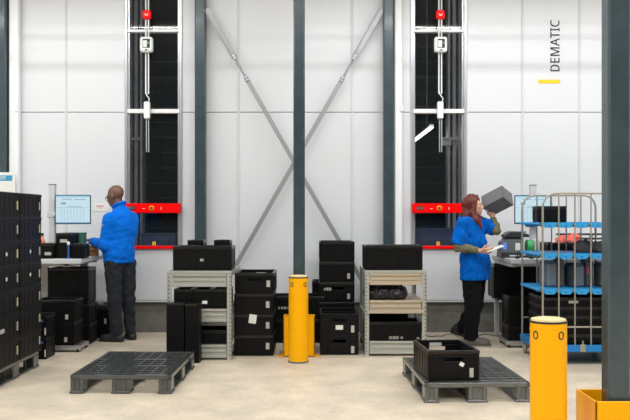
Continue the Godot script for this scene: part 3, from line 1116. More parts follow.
# ---------------------------------------------------------------- steel shelves
func shelf_unit(label: String, x0: float, x1: float, zf: float, zb: float, h: float, tiers: Array, m: Material, beam: Material, panel_side: float) -> Node3D:
	var t := thing("shelf_unit", label, "shelf", Vector3((x0 + x1) * 0.5, 0, zf))
	var hw := (x1 - x0) * 0.5
	var dp := zf - zb
	for sx in [-1.0, 1.0]:
		for e in 2:
			var z: float = [0.0, -dp][e]
			var sz: float = [-1.0, 1.0][e]
			var st := mb()
			bb(st, Vector3(minf(sx * hw, sx * (hw - 0.045)), 0, minf(z, z + sz * 0.004)), Vector3(maxf(sx * hw, sx * (hw - 0.045)), h, maxf(z, z + sz * 0.004)), 0.001)
			bb(st, Vector3(minf(sx * hw, sx * (hw - 0.004)), 0, minf(z, z + sz * 0.045)), Vector3(maxf(sx * hw, sx * (hw - 0.004)), h, maxf(z, z + sz * 0.045)), 0.001)
			var post := build(st, "post", m, t)
			if e == 0:
				st = mb()
				var k := 0
				while 0.05 + k * 0.04 < h - 0.05:
					bx(st, Vector3(sx * (hw - 0.014), 0.05 + k * 0.04, 0.0), Vector3(0.01, 0.014, 0.003))
					k += 1
				build(st, "slots", M.shelf_hole, post)
		for y in [h - 0.05, h * 0.45, 0.06]:
			var st := mb()
			bb(st, Vector3(minf(sx * (hw - 0.002), sx * (hw - 0.02)), y, -dp + 0.04), Vector3(maxf(sx * (hw - 0.002), sx * (hw - 0.02)), y + 0.04, -0.04), 0.003)
			build(st, "side_rail", m, t)
	if panel_side != 0.0:
		var st := mb()
		bb(st, Vector3(minf(panel_side * (hw - 0.022), panel_side * (hw - 0.026)), 0.04, -dp + 0.03), Vector3(maxf(panel_side * (hw - 0.022), panel_side * (hw - 0.026)), h - 0.01, -0.03))
		build(st, "side_panel", m, t)
	for tr in tiers:
		# [bottom, top] of the folded front edge; the board lies at its top
		var st := mb()
		var y0: float = tr[0]
		var y1: float = tr[1]
		bb(st, Vector3(-hw + 0.028, y1 - 0.012, -dp + 0.01), Vector3(hw - 0.028, y1 - 0.004, -0.01))
		var board := build(st, "board", tr[2] if tr.size() > 2 else m, t)
		st = mb()
		bb(st, Vector3(-hw + 0.05, y0, -0.022), Vector3(hw - 0.05, y1, -0.012), 0.002)
		bb(st, Vector3(-hw + 0.05, y1 - 0.024, -0.022), Vector3(hw - 0.05, y1, 0.004), 0.004)
		bb(st, Vector3(-hw + 0.05, y0, -0.022), Vector3(hw - 0.05, y0 + 0.022, 0.004), 0.004)
		bb(st, Vector3(-hw + 0.07, (y0 + y1) * 0.5 - 0.012, -0.022), Vector3(hw - 0.07, (y0 + y1) * 0.5 + 0.012, -0.004), 0.004)
		build(st, "front_edge", tr[2] if tr.size() > 2 else m, board)
	var st4 := mb()
	bb(st4, Vector3(-hw, h - 0.004, -dp), Vector3(hw, h, 0.002), 0.001)
	bb(st4, Vector3(-hw, h - 0.026, -0.002), Vector3(hw, h - 0.002, 0.003), 0.001)
	build(st4, "top_board", m, t)
	return t

func shelves() -> void:
	var L := "grey steel shelf unit left of the middle bollard"
	shelf_unit(L, -1.448, -0.817, -8.42, -9.4, 0.87, [[0.715, 0.842], [0.372, 0.5], [0.02, 0.147]], M.shelf, M.shelf, 0.0)
	var c := crate("shelf_crate", "long black crate with small white mark on top of the shelf left of the bollard", Vector3(-1.115, 0.87, -8.7), 0, 0.585, 0.4, 0.24)
	print_on(c, [[-0.01, 0, 0.02, 0.024, 0.0], [0.009, 0.007, 0.02, 0.007, 0.5], [0.009, -0.007, 0.02, 0.007, -0.5]], Vector3(0.0, 0.105, 0.2005), Basis.IDENTITY, M.sticker)
	crate("small_bin", "small upright black bin peeking out behind the long shelf crate, in front of the column", Vector3(-1.265, 0.87, -9.22), 0, 0.17, 0.24, 0.285)
	crate("small_bin", "small upright black bin peeking out behind the long shelf crate's right end", Vector3(-0.985, 0.87, -9.22), 0, 0.17, 0.24, 0.285)
	for k in 3:
		crate("shelf_bin", "black bin on the grey shelf's middle board, %s of three" % ["first from the wall opening", "second", "third, nearest the bollard"][k], Vector3(-1.3 + k * 0.184, 0.5, -8.65), -90, 0.36, 0.182, 0.19, null, [["r", 0.03, 0.06, 0.05, 0.03, M.paper]] if k == 1 else [], "bins on the left shelf's middle board")
	crate("shelf_crate", "black crate lying on the lowest board of the shelf left of the bollard", Vector3(-1.13, 0.147, -8.7), 0, 0.55, 0.4, 0.13)
	# folded crates standing on end in front
	for k in 2:
		var t := thing("folded_crate", "black folded crate standing on end before the left shelf, %s one" % ["outer", "inner"][k], "crate", Vector3([-1.341, -1.174][k], 0, -8.3), [2.0, -1.5][k], "folded crates leaning at the shelf")
		var w: float = [0.084, 0.07][k]
		var h: float = [0.57, 0.562][k]
		for j in 3:
			var st := mb()
			bb(st, Vector3(-w, 0.0, -0.07 + j * 0.048), Vector3(w, h, -0.026 + j * 0.048), 0.006)
			build(st, "wall_panel", M.crate, t)
		var st2 := mb()
		bb(st2, Vector3(-w - 0.002, h - 0.02, -0.074), Vector3(w + 0.002, h + 0.004, 0.076), 0.004)
		build(st2, "rim", M.rim, t)
		if k == 1:
			st2 = mb()
			bb(st2, Vector3(w - 0.03, h - 0.02, 0.074), Vector3(w + 0.035, h + 0.005, 0.082), 0.004)
			build(st2, "latch", M.crate, t)
	# right unit
	shelf_unit("warm grey steel shelf unit right of the middle bollard", 0.5, 1.124, -8.66, -9.6, 0.861, [[0.715, 0.832, M.shelf_warm], [0.43, 0.56, M.shelf_warm], [0.02, 0.15]], M.shelf, M.shelf_warm, -1.0)
	var st3 := mb()
	bb(st3, Vector3(0.525, 0.43, -8.655), Vector3(1.1, 0.462, -8.64), 0.003)
	var lip := build(st3, "label_rail", M.shelf_warm, self)
	lip.set_meta("label", "beige label rail along the middle board of the shelf right of the bollard")
	lip.set_meta("category", "rail")
	crate("shelf_crate", "large black crate on top of the shelf right of the bollard", Vector3(0.795, 0.861, -8.9), 1.5, 0.585, 0.4, 0.25)
	var c2 := crate("shelf_crate", "black crate with white lettering on the lowest board of the shelf right of the bollard", Vector3(0.81, 0.15, -8.87), 0, 0.54, 0.38, 0.19)
	print_on(c2, [[-0.055, 0, 0.014, 0.03, 0.0], [-0.036, 0, 0.014, 0.03, 0.0], [-0.012, 0, 0.02, 0.03, 0.0], [0.012, 0, 0.018, 0.03, 0.0], [0.03, 0, 0.01, 0.03, 0.0], [0.066, 0, 0.024, 0.022, 0.0], [0.23, -0.004, 0.03, 0.014, 0.0]], Vector3(0.0, 0.032, 0.1905), Basis.IDENTITY, M.faded_print)
	crate("shelf_crate", "dark crate at the back of the lowest board of the shelf right of the bollard", Vector3(0.76, 0.15, -9.3), 0, 0.46, 0.36, 0.25)
	# dark sack on the middle board
	var sack := new_flesh()
	flesh(sack, [["e", Vector3(-0.04, 0.075, 0), Vector3(0.19, 0.09, 0.15), Basis.IDENTITY], ["e", Vector3(0.09, 0.06, 0.03), Vector3(0.11, 0.075, 0.14), Basis.IDENTITY], ["e", Vector3(-0.14, 0.06, 0.04), Vector3(0.1, 0.08, 0.12), Basis.IDENTITY]], 0.01, 0.06, [[Vector3(0, 0.0, 0), Vector3.DOWN]], 0.02, Vector3(14, 14, 14), 7)
	var so := put(flesh_mesh(sack), "plastic_sack", M.sack, self, Vector3(0.75, 0.56, -8.87))
	so.set_meta("label", "crumpled black plastic sack on the middle board of the right shelf")
	so.set_meta("category", "sack")

# ---------------------------------------------------------------- crates stacked on the floor
func floor_crates() -> void:
	var G := "crates stacked beside the left shelf"
	for k in 4:
		var lv: String = ["bottom", "second from the floor", "third from the floor", "open topmost"][k]
		var st := [["r", 0.14, 0.1, 0.036, 0.065, M.sticker]]
		if k == 1:
			st.append(["r", -0.01, 0.165, 0.075, 0.09, M.paper, -0.15, 0.008])
		crate("floor_crate", "black crate beside the left shelf, %s of the four stacked" % lv, Vector3(-0.617 + (0.006 if k == 3 else 0.0), k * 0.209, -8.96 - (0.01 if k == 3 else 0.0)), -90, 0.6, 0.4, 0.209, null, st, G, k == 3)
	var st2 := mb()
	bx(st2, Vector3(-0.58, 0.812, -9.255), Vector3(0.11, 0.03, 0.002))
	var il := build(st2, "crate_label", M.paper, self)
	il.set_meta("label", "white label inside the far wall of the open crate beside the left shelf")
	il.set_meta("category", "label")
	for k in 2:
		crate("floor_crate", "black crate by the wall left of the middle bollard, %s of two" % ["lower", "upper with white print"][k], Vector3(-0.2, k * 0.26, -9.75), 0, 0.6, 0.4, 0.26, null, [["f", -0.2, 0.13, 0.014, 0.026, M.sticker], ["f", -0.165, 0.13, 0.028, 0.024, M.sticker], ["f", -0.13, 0.13, 0.026, 0.026, M.sticker], ["f", -0.09, 0.13, 0.03, 0.022, M.sticker]] if k == 1 else [["f", -0.12, 0.12, 0.05, 0.02, M.sticker]], "crates by the wall behind the bollard")
	for k in 3:
		crate("floor_crate", "black crate in the narrow stack right of the bollard, %s of three" % ["bottom", "middle", "top"][k], Vector3(0.165, k * 0.22, -10.1), 0, 0.4, 0.3, 0.22, null, [], "narrow crate stack by the wall")
	for k in 5:
		var s := [["r", 0.13, 0.07, 0.03, 0.06, M.sticker]]
		var c := crate("floor_crate", "black crate in the five-high stack by the right shelf, %s" % ["bottom", "second", "third with white mark", "fourth", "topmost"][k], Vector3(0.243, k * 0.225, -9.85), -90, 0.6, 0.395, 0.225, null, s if k < 4 else [], "tall crate stack behind the two open crates", k == 2)
		if k == 2:
			print_on(c, [[-0.035, -0.002, 0.014, 0.024, -0.3], [-0.005, 0, 0.024, 0.032, 0.0], [0.026, 0.009, 0.028, 0.01, -0.1], [0.026, -0.009, 0.028, 0.012, 0.0]], Vector3(0.3005, 0.15, 0.1), Basis(Vector3.UP, PI / 2), M.sticker)
	for k in 2:
		crate("floor_crate", "black crate at the foot of the right shelf, %s" % ["lower one with hand slot", "upper open one with white label"][k], Vector3(0.247, k * 0.21, -9.02), -90, 0.6, 0.395, 0.21, M.crate_worn, [["r", 0.135, 0.055, 0.033, 0.07, M.sticker]] + ([["r", 0.0, 0.07, 0.075, 0.045, M.paper]] if k == 1 else []), "two crates at the foot of the right shelf", true)

# ---------------------------------------------------------------- packing stations
func desk(label: String, x0: float, x1: float, zf: float, zb: float, h: float, legs: Array) -> void:
	var t := thing("packing_table", label, "table", Vector3((x0 + x1) * 0.5, 0, (zf + zb) * 0.5))
	var hw := (x1 - x0) * 0.5
	var hd := (zf - zb) * 0.5
	var st := mb()
	bb(st, Vector3(-hw, h - 0.048, -hd), Vector3(hw, h, hd), 0.005)
	var top := build(st, "table_top", M.desk, t)
	st = mb()
	bb(st, Vector3(-hw, h - 0.05, hd - 0.002), Vector3(hw, h - 0.002, hd + 0.004), 0.002)
	build(st, "edge_band", M.grey_paint, top)
	st = mb()
	for s in [-1.0, 1.0]:
		bb(st, Vector3(-hw + 0.06, h - 0.082, s * (hd - 0.1) - 0.02), Vector3(hw - 0.06, h - 0.048, s * (hd - 0.1) + 0.02), 0.003)
	build(st, "apron", M.grey_paint, t)
	for lg in legs:
		var x: float = lg[0]
		var z: float = lg[1]
		var lw: float = lg[2]
		st = mb()
		bb(st, Vector3(x - lw, 0.04, z - 0.03), Vector3(x + lw, h - 0.08, z + 0.03), 0.005)
		build(st, "leg", M.grey_paint, t)
		st = mb()
		bb(st, Vector3(x - lw * 0.9, 0.0, maxf(z - 0.2, -hd)), Vector3(x + lw * 0.9, 0.042, z + 0.14 if z > -0.35 else z + 0.03), 0.005)
		build(st, "foot", M.grey_paint, t)
		st = mb()
		bb(st, Vector3(x - 0.03, h - 0.09, -hd + 0.03), Vector3(x + 0.03, h - 0.05, hd - 0.08), 0.004)
		build(st, "bracket", M.grey_paint, t)

func screen_texture() -> ImageTexture:
	var im := Image.create(320, 256, false, Image.FORMAT_RGB8)
	im.fill(Color("cfeaf5"))
	im.fill_rect(Rect2i(0, 0, 320, 14), Color("9fd4ee"))
	im.fill_rect(Rect2i(60, 30, 90, 5), Color("5d7f92"))
	im.fill_rect(Rect2i(170, 34, 110, 4), Color("5d7f92"))
	im.fill_rect(Rect2i(48, 62, 46, 20), Color("9aa7ae"))
	im.fill_rect(Rect2i(110, 100, 140, 4), Color("7c98a8"))
	im.fill_rect(Rect2i(10, 110, 300, 3), Color("8fb6c8"))
	for c in 8:
		for r in 16:
			im.fill_rect(Rect2i(44 + c * 30, 124 + r * 7, 6 + (c * 7 + r * 5) % 13, 3), Color("a3c3d2"))
	im.fill_rect(Rect2i(0, 246, 320, 10), Color("7fb9d8"))
	return ImageTexture.create_from_image(im)

func monitor(label: String, at: Vector3, turn: float, w: float, h: float) -> void:
	var t := thing("monitor", label, "monitor", at, turn)
	var st := mb()
	bb(st, Vector3(-w * 0.5, -h * 0.5, -0.03), Vector3(w * 0.5, h * 0.5, 0.0), 0.006)
	build(st, "casing", M.dark_plastic, t)
	var qm := QuadMesh.new()
	qm.size = Vector2(w - 0.02, h - 0.022)
	var s := put(qm, "screen", M.screen, t, Vector3(0, 0.001, 0.0015))
	s.set_meta("label", "lit pale blue screen with a table")
	st = mb()
	bb(st, Vector3(-0.05, -0.05, -0.055), Vector3(0.05, 0.05, -0.03), 0.005)
	build(st, "mount_plate", M.dark_plastic, t)

func post_and_arm(label: String, at: Vector3, y_top: float, reach: Vector3) -> void:
	var t := thing("monitor_post", label, "post", at)
	var st := mb()
	bb(st, Vector3(-0.034, 0.0, -0.034), Vector3(0.034, y_top - at.y, 0.034), 0.006)
	build(st, "pole", M.grey_paint, t)
	st = mb()
	bb(st, Vector3(-0.036, y_top - at.y - 0.006, -0.036), Vector3(0.036, y_top - at.y + 0.006, 0.036), 0.003)
	build(st, "cap", M.mid_plastic, t)
	st = mb()
	tube(st, [Vector3(0, reach.y, 0.03), Vector3(reach.x * 0.5, reach.y, 0.06), Vector3(reach.x, reach.y, reach.z)], 0.017, 10)
	build(st, "arm", M.grey_paint, t)
	st = mb()
	bb(st, Vector3(-0.05, reach.y - 0.03, -0.045), Vector3(0.05, reach.y + 0.03, 0.045), 0.006)
	build(st, "clamp", M.grey_paint, t)

func dolly(label: String, at: Vector3, w: float, d: float) -> void:
	var t := thing("dolly", label, "dolly", at)
	for s in [-1.0, 1.0]:
		var st := mb()
		bb(st, Vector3(-w * 0.5, 0.022, s * (d * 0.5 - 0.02) - 0.02), Vector3(w * 0.5, 0.07, s * (d * 0.5 - 0.02) + 0.02), 0.004)
		build(st, "cross_rail", M.alu, t)
		st = mb()
		bb(st, Vector3(s * (w * 0.5 - 0.025) - 0.02, 0.03, -d * 0.5 + 0.04), Vector3(s * (w * 0.5 - 0.025) + 0.02, 0.068, d * 0.5 - 0.04), 0.004)
		build(st, "side_rail", M.alu, t)
		for g in [-1.0, 1.0]:
			st = mb()
			lathe(st, [Vector2(0, -0.012), Vector2(0.021, -0.012), Vector2(0.024, -0.006), Vector2(0.024, 0.006), Vector2(0.021, 0.012), Vector2(0, 0.012)], 16, Transform3D(Basis(Vector3.BACK, PI / 2), Vector3(s * (w * 0.5 - 0.025), 0.024, g * (d * 0.5 - 0.02))))
			build(st, "caster", M.rubber, t)

func left_station() -> void:
	desk("pale packing table with the lit monitor, beside the man", -3.95, -2.49, -9.15, -10.15, 0.953, [[-0.5, -0.3, 0.042], [0.10, -0.3, 0.042], [0.55, -0.3, 0.042]])
	monitor("lit monitor above the black bins on the man's packing table", Vector3(-2.674, 1.483, -9.5), 8.0, 0.385, 0.325)
	post_and_arm("slim grey post holding the man's monitor", Vector3(-2.93, 0.953, -9.6), 1.76, Vector3(0.2, 0.47, 0.03))
	var st: SurfaceTool
	crate("parts_bin", "black bin with label at the left end of the man's table, by the crate stack", Vector3(-2.9, 0.953, -9.32), 0, 0.22, 0.26, 0.165, null, [["f", 0.045, 0.055, 0.07, 0.032, M.sticker]])
	crate("parts_bin", "taller black bin with label in the middle of the man's table", Vector3(-2.705, 0.953, -9.40), 0, 0.165, 0.3, 0.275, null, [["f", 0.0, 0.19, 0.075, 0.035, M.sticker]])
	crate("parts_bin", "square black bin at the right corner of the man's table", Vector3(-2.55, 0.953, -9.335), 0, 0.14, 0.24, 0.16)
	# handheld scanner between the bins
	var sc := thing("handheld_scanner", "white and blue handheld scanner standing between the black bins", "scanner", Vector3(-2.633, 0.953, -9.185), 20)
	st = mb()
	bb(st, Vector3(-0.022, 0.0, -0.02), Vector3(0.022, 0.012, 0.02), 0.004)
	build(st, "base", M.blue_label, sc)
	st = mb()
	bb(st, Vector3(-0.009, 0.01, -0.01), Vector3(0.009, 0.15, 0.01), 0.005)
	build(st, "handle", M.blue_label, sc)
	st = mb()
	bb(st, Vector3(-0.015, 0.145, -0.04), Vector3(0.015, 0.185, 0.025), 0.008)
	build(st, "head", M.paper, sc)
	# green tray with a phone
	st = mb()
	bb(st, Vector3(-0.085, 0, -0.06), Vector3(0.085, 0.27, 0.06), 0.006)
	var gb := thing("green_box", "dark green box behind the square bin on the man's table", "box", Vector3(-2.655, 0.953, -9.62))
	build(st, "body", M.green, gb)
	st = mb()
	bb(st, Vector3(-0.05, 0.16, 0.06), Vector3(-0.012, 0.235, 0.066), 0.002)
	build(st, "tag", M.film, gb)
	st = mb()
	bb(st, Vector3(-0.088, 0.255, -0.063), Vector3(0.088, 0.275, 0.063), 0.004)
	build(st, "lid", M.green, gb)
	# small brown carton under the man's hands
	var cb := thing("carton", "small open brown cardboard box under the man's hands", "box", Vector3(-2.585, 0.953, -9.85), 6)
	for s in [-1.0, 1.0]:
		st = mb()
		bb(st, Vector3(s * 0.088 - 0.003, 0.0, -0.1), Vector3(s * 0.088 + 0.003, 0.12, 0.1))
		build(st, "side", M.carton, cb)
		st = mb()
		bb(st, Vector3(-0.088, 0.0, s * 0.1 - 0.003), Vector3(0.088, 0.12, s * 0.1 + 0.003))
		build(st, "side", M.carton, cb)
		st = mb()
		bx(st, Vector3(0, -0.03, 0), Vector3(0.18, 0.06, 0.004), 0.0, Transform3D(Basis(Vector3.RIGHT, s * -0.6), Vector3(0, 0.12, s * 0.103)))
		build(st, "flap", M.carton, cb)
	st = mb()
	bb(st, Vector3(-0.086, 0.002, -0.098), Vector3(0.086, 0.006, 0.098))
	build(st, "bottom", M.carton, cb)
	# orange bottle, and paper at the corner
	var bt := thing("bottle", "small orange bottle on the man's table right against the crate stack", "bottle", Vector3(-3.02, 0.953, -9.52))
	st = mb()
	lathe(st, [Vector2(0, 0), Vector2(0.03, 0), Vector2(0.03, 0.18), Vector2(0.014, 0.22), Vector2(0.014, 0.24), Vector2(0, 0.24)], 20)
	build(st, "body", M.orange, bt)
	st = mb()
	lathe(st, [Vector2(0, 0.24), Vector2(0.017, 0.24), Vector2(0.017, 0.27), Vector2(0, 0.27)], 16)
	build(st, "cap", M.dark_plastic, bt)
	st = mb()
	bx(st, Vector3.ZERO, Vector3(0.15, 0.004, 0.2), 0.0, Transform3D(Basis(Vector3.UP, 0.3), Vector3(-2.58, 0.956, -9.6)))
	var pp := build(st, "paper_sheet", M.paper, self)
	pp.set_meta("label", "white paper sheets at the right edge of the man's table")
	pp.set_meta("category", "paper")
	# under the table
	dolly("low metal dolly under two black crates at the man's table", Vector3(-2.66, 0, -9.07), 0.46, 0.36)
	for k in 2:
		crate("dolly_crate", "black crate on the metal dolly in front of the man's table, %s of two" % ["lower", "upper"][k], Vector3(-2.7, 0.07 + k * 0.235, -9.07), 0, 0.42, 0.34, 0.235, null, [["f", 0.13 if k == 1 else 0.12, 0.06, 0.03, 0.05, M.sticker]], "two crates on the left dolly")
	for k in 2:
		crate("under_crate", "black crate on the floor under the man's table, %s of two" % ["lower", "upper"][k], Vector3(-2.77, k * 0.22, -9.6), 0, 0.6, 0.36, 0.22, null, [], "crates under the man's table")
	var bigb := crate("deep_tote", "large plain black tote standing high under the man's table", Vector3(-2.71, 0.44, -9.6), 0, 0.45, 0.34, 0.4)
	bigb.set_meta("category", "tote")
	crate("under_crate", "small black crate on the floor next to the man's shoes", Vector3(-2.48, 0, -10.05), 0, 0.2, 0.26, 0.345, null, [["f", 0.06, 0.2, 0.025, 0.06, M.sticker]])
	for k in 2:
		crate("floor_crate", "black crate with blue label tucked behind the tall stack, %s of two" % ["lower", "upper"][k], Vector3(-2.94, k * 0.215, -8.6), 0, 0.6, 0.3, 0.215, null, [["f", 0.245, 0.165, 0.045, 0.025, M.blue_label], ["f", 0.288, 0.06, 0.01, 0.07, M.paper]], "crates with blue labels behind the tall stack")

func right_station() -> void:
	desk("pale packing table behind the roll cage, beside the woman", 2.085, 3.9, -9.15, -10.15, 0.953, [[-0.86, -0.45, 0.025], [0.3, -0.3, 0.042]])
	monitor("lit monitor seen through the roll cage on the woman's table", Vector3(2.43, 1.483, -9.6), -6.0, 0.4, 0.325)
	post_and_arm("slim grey post behind the woman's monitor", Vector3(2.47, 0.953, -9.75), 1.76, Vector3(-0.05, 0.5, 0.1))
	# label printer: grey body with sloped front, blue display, white label slot, lid
	var p := thing("label_printer", "grey label printer with small blue display on the woman's table", "printer", Vector3(2.18, 0.953, -9.55), 0.0)
	var st := mb()
	extrude(st, PackedVector2Array([Vector2(-0.14, 0), Vector2(0.11, 0), Vector2(0.11, 0.2), Vector2(-0.08, 0.2), Vector2(-0.12, 0.17)]), 0.22, Transform3D(Basis.IDENTITY, Vector3(0, 0, -0.12)))
	build(st, "body", M.mid_plastic, p)
	st = mb()
	bb(st, Vector3(-0.085, 0.185, -0.11), Vector3(0.11, 0.225, 0.09), 0.014)
	build(st, "lid", M.dark_plastic, p)
	st = mb()
	bb(st, Vector3(-0.115, 0.09, 0.1), Vector3(-0.075, 0.165, 0.106), 0.003)
	build(st, "display", M.small_screen, p)
	st = mb()
	bb(st, Vector3(0.02, 0.08, 0.1), Vector3(0.075, 0.16, 0.106), 0.003)
	build(st, "label_slot", M.paper, p)
	st = mb()
	bb(st, Vector3(-0.13, 0.0, 0.1), Vector3(0.1, 0.06, 0.115), 0.004)
	build(st, "front_flap", M.dark_plastic, p)
	st = mb()
	bb(st, Vector3(-0.05, 0.015, 0.115), Vector3(0.05, 0.03, 0.16), 0.003)
	build(st, "exit_tray", M.grey_paint, p)
	var tray := thing("document_scanner", "flat dark scanner with curved top resting on the label printer", "scanner", Vector3(2.21, 1.178, -9.55), 3)
	st = mb()
	extrude(st, PackedVector2Array([Vector2(-0.12, 0), Vector2(0.14, 0), Vector2(0.14, 0.03), Vector2(0.05, 0.055), Vector2(-0.07, 0.055), Vector2(-0.12, 0.02)]), 0.2, Transform3D(Basis.IDENTITY, Vector3(0, 0, -0.1)))
	build(st, "body", M.dark_plastic, tray)
	st = mb()
	bb(st, Vector3(-0.06, 0.05, -0.08), Vector3(0.12, 0.064, 0.09), 0.004)
	build(st, "lid", M.mid_plastic, tray)
	# roll of green tape on a stand
	var tp := thing("tape_roll", "green tape roll on a pale dispenser next to the label printer", "tape", Vector3(2.385, 0.953, -9.5))
	st = mb()
	lathe(st, [Vector2(0.03, -0.03), Vector2(0.085, -0.03), Vector2(0.085, 0.03), Vector2(0.03, 0.03), Vector2(0.03, -0.03)], 28, Transform3D(Basis(Vector3.BACK, PI / 2) * Basis.IDENTITY, Vector3(-0.02, 0.11, 0)))
	build(st, "roll", M.green_bright, tp)
	st = mb()
	bb(st, Vector3(0.02, 0.0, -0.08), Vector3(0.08, 0.2, 0.08), 0.01)
	build(st, "dispenser", M.grey_paint, tp)
	st = mb()
	bb(st, Vector3(-0.07, 0.0, -0.09), Vector3(0.08, 0.02, 0.09), 0.005)
	build(st, "base", M.dark_plastic, tp)
	for k in 2:
		st = mb()
		bb(st, Vector3(-0.022, 0, -0.015), Vector3(0.022, 0.028, 0.015), 0.006)
		var n := thing("black_clip", "small black clip on the table front before the %s" % ["label printer", "tape dispenser"][k], "clip", Vector3([2.17, 2.32][k], 0.953, -9.22))
		build(st, "jaw", M.black, n)
		st = mb()
		bb(st, Vector3(-0.008, 0.026, -0.004), Vector3(0.008, 0.05, 0.004), 0.002)
		build(st, "tab", M.black, n)
	# conveyor rail box on the table's far end, seen through the cage
	var rail := thing("roller_rail", "dark roller rail at the right end of the woman's table", "rail", Vector3(3.0, 0.953, -9.92))
	st = mb()
	for y in [0.24, 0.19]:
		bb(st, Vector3(-0.25, y, 0.1), Vector3(0.6, y + 0.022, 0.14), 0.004)
	build(st, "side_bars", M.dark_plastic, rail)
	for x in [-0.2, 0.15, 0.5]:
		st = mb()
		bb(st, Vector3(x - 0.015, 0, 0.09), Vector3(x + 0.015, 0.24, 0.12), 0.003)
		build(st, "support", M.dark_plastic, rail)
	# red crumpled cloth in a black bin
	crate("parts_bin", "long black bin holding red crumpled bags on the woman's table", Vector3(2.78, 0.953, -9.42), 0, 0.55, 0.34, 0.17)
	var cl := new_flesh()
	flesh(cl, [["e", Vector3(0, 0.09, 0), Vector3(0.11, 0.08, 0.12), Basis.IDENTITY], ["e", Vector3(0.08, 0.12, 0.02), Vector3(0.06, 0.07, 0.1), Basis.IDENTITY], ["e", Vector3(-0.09, 0.07, 0.0), Vector3(0.06, 0.06, 0.1), Basis.IDENTITY]], 0.008, 0.03, [], 0.025, Vector3(14, 14, 14), 5)
	var co := put(flesh_mesh(cl), "red_bag", M.red_cloth, self, Vector3(2.755, 1.03, -9.42))
	co.set_meta("label", "crumpled red bag lying in the long black bin behind the cage")
	co.set_meta("category", "bag")
	st = mb()
	bx(st, Vector3.ZERO, Vector3(0.05, 0.004, 0.05), 0.001, Transform3D(Basis(Vector3.RIGHT, 1.2) * Basis(Vector3.UP, 0.3), Vector3(2.57, 1.15, -9.3)))
	var tg := build(st, "paper_tag", M.paper, self)
	tg.set_meta("label", "small white tag at the left rim of the long black bin")
	tg.set_meta("category", "tag")
	# under the table
	dolly("low metal dolly under two black crates at the woman's table", Vector3(2.27, 0, -9.4), 0.44, 0.4)
	crate("dolly_crate", "tall black crate on the metal dolly behind the roll cage, upper of two", Vector3(2.29, 0.22, -9.42), 0, 0.42, 0.34, 0.33, null, [], "two crates on the right dolly")
	crate("dolly_crate", "black crate on the metal dolly behind the roll cage, lower of two", Vector3(2.29, 0.07, -9.42), 0, 0.42, 0.34, 0.15, null, [], "two crates on the right dolly")
	var sp := thing("tote_stand", "plain dark steel stand under the large tote at the woman's table", "stand", Vector3(2.3, 0, -9.84))
	st = mb()
	bb(st, Vector3(-0.25, 0.46, -0.17), Vector3(0.4, 0.49, 0.17), 0.004)
	build(st, "board", M.dark_plastic, sp)
	for x in [-0.1, 0.37]:
		for z in [-0.14, 0.14]:
			st = mb()
			bb(st, Vector3(x - 0.015, 0, z - 0.015), Vector3(x + 0.015, 0.46, z + 0.015), 0.003)
			build(st, "leg", M.dark_plastic, sp)
	crate("deep_tote", "large plain black tote standing high under the woman's table", Vector3(2.32, 0.49, -9.84), 0, 0.62, 0.34, 0.37)

# ---------------------------------------------------------------- roll cages
func hoop(w: float, h: float, y0: float, r: float) -> Array:
	var p := [Vector3(-w * 0.5, y0, 0), Vector3(-w * 0.5, h - r, 0)]
	for k in range(1, 9):
		var a := PI - PI * 0.5 * k / 8.0
		p.append(Vector3(-w * 0.5 + r + cos(a) * r, h - r + sin(a) * r, 0))
	for k in range(0, 9):
		var a := PI * 0.5 - PI * 0.5 * k / 8.0
		p.append(Vector3(w * 0.5 - r + cos(a) * r, h - r + sin(a) * r, 0))
	p.append(Vector3(w * 0.5, y0, 0))
	return p

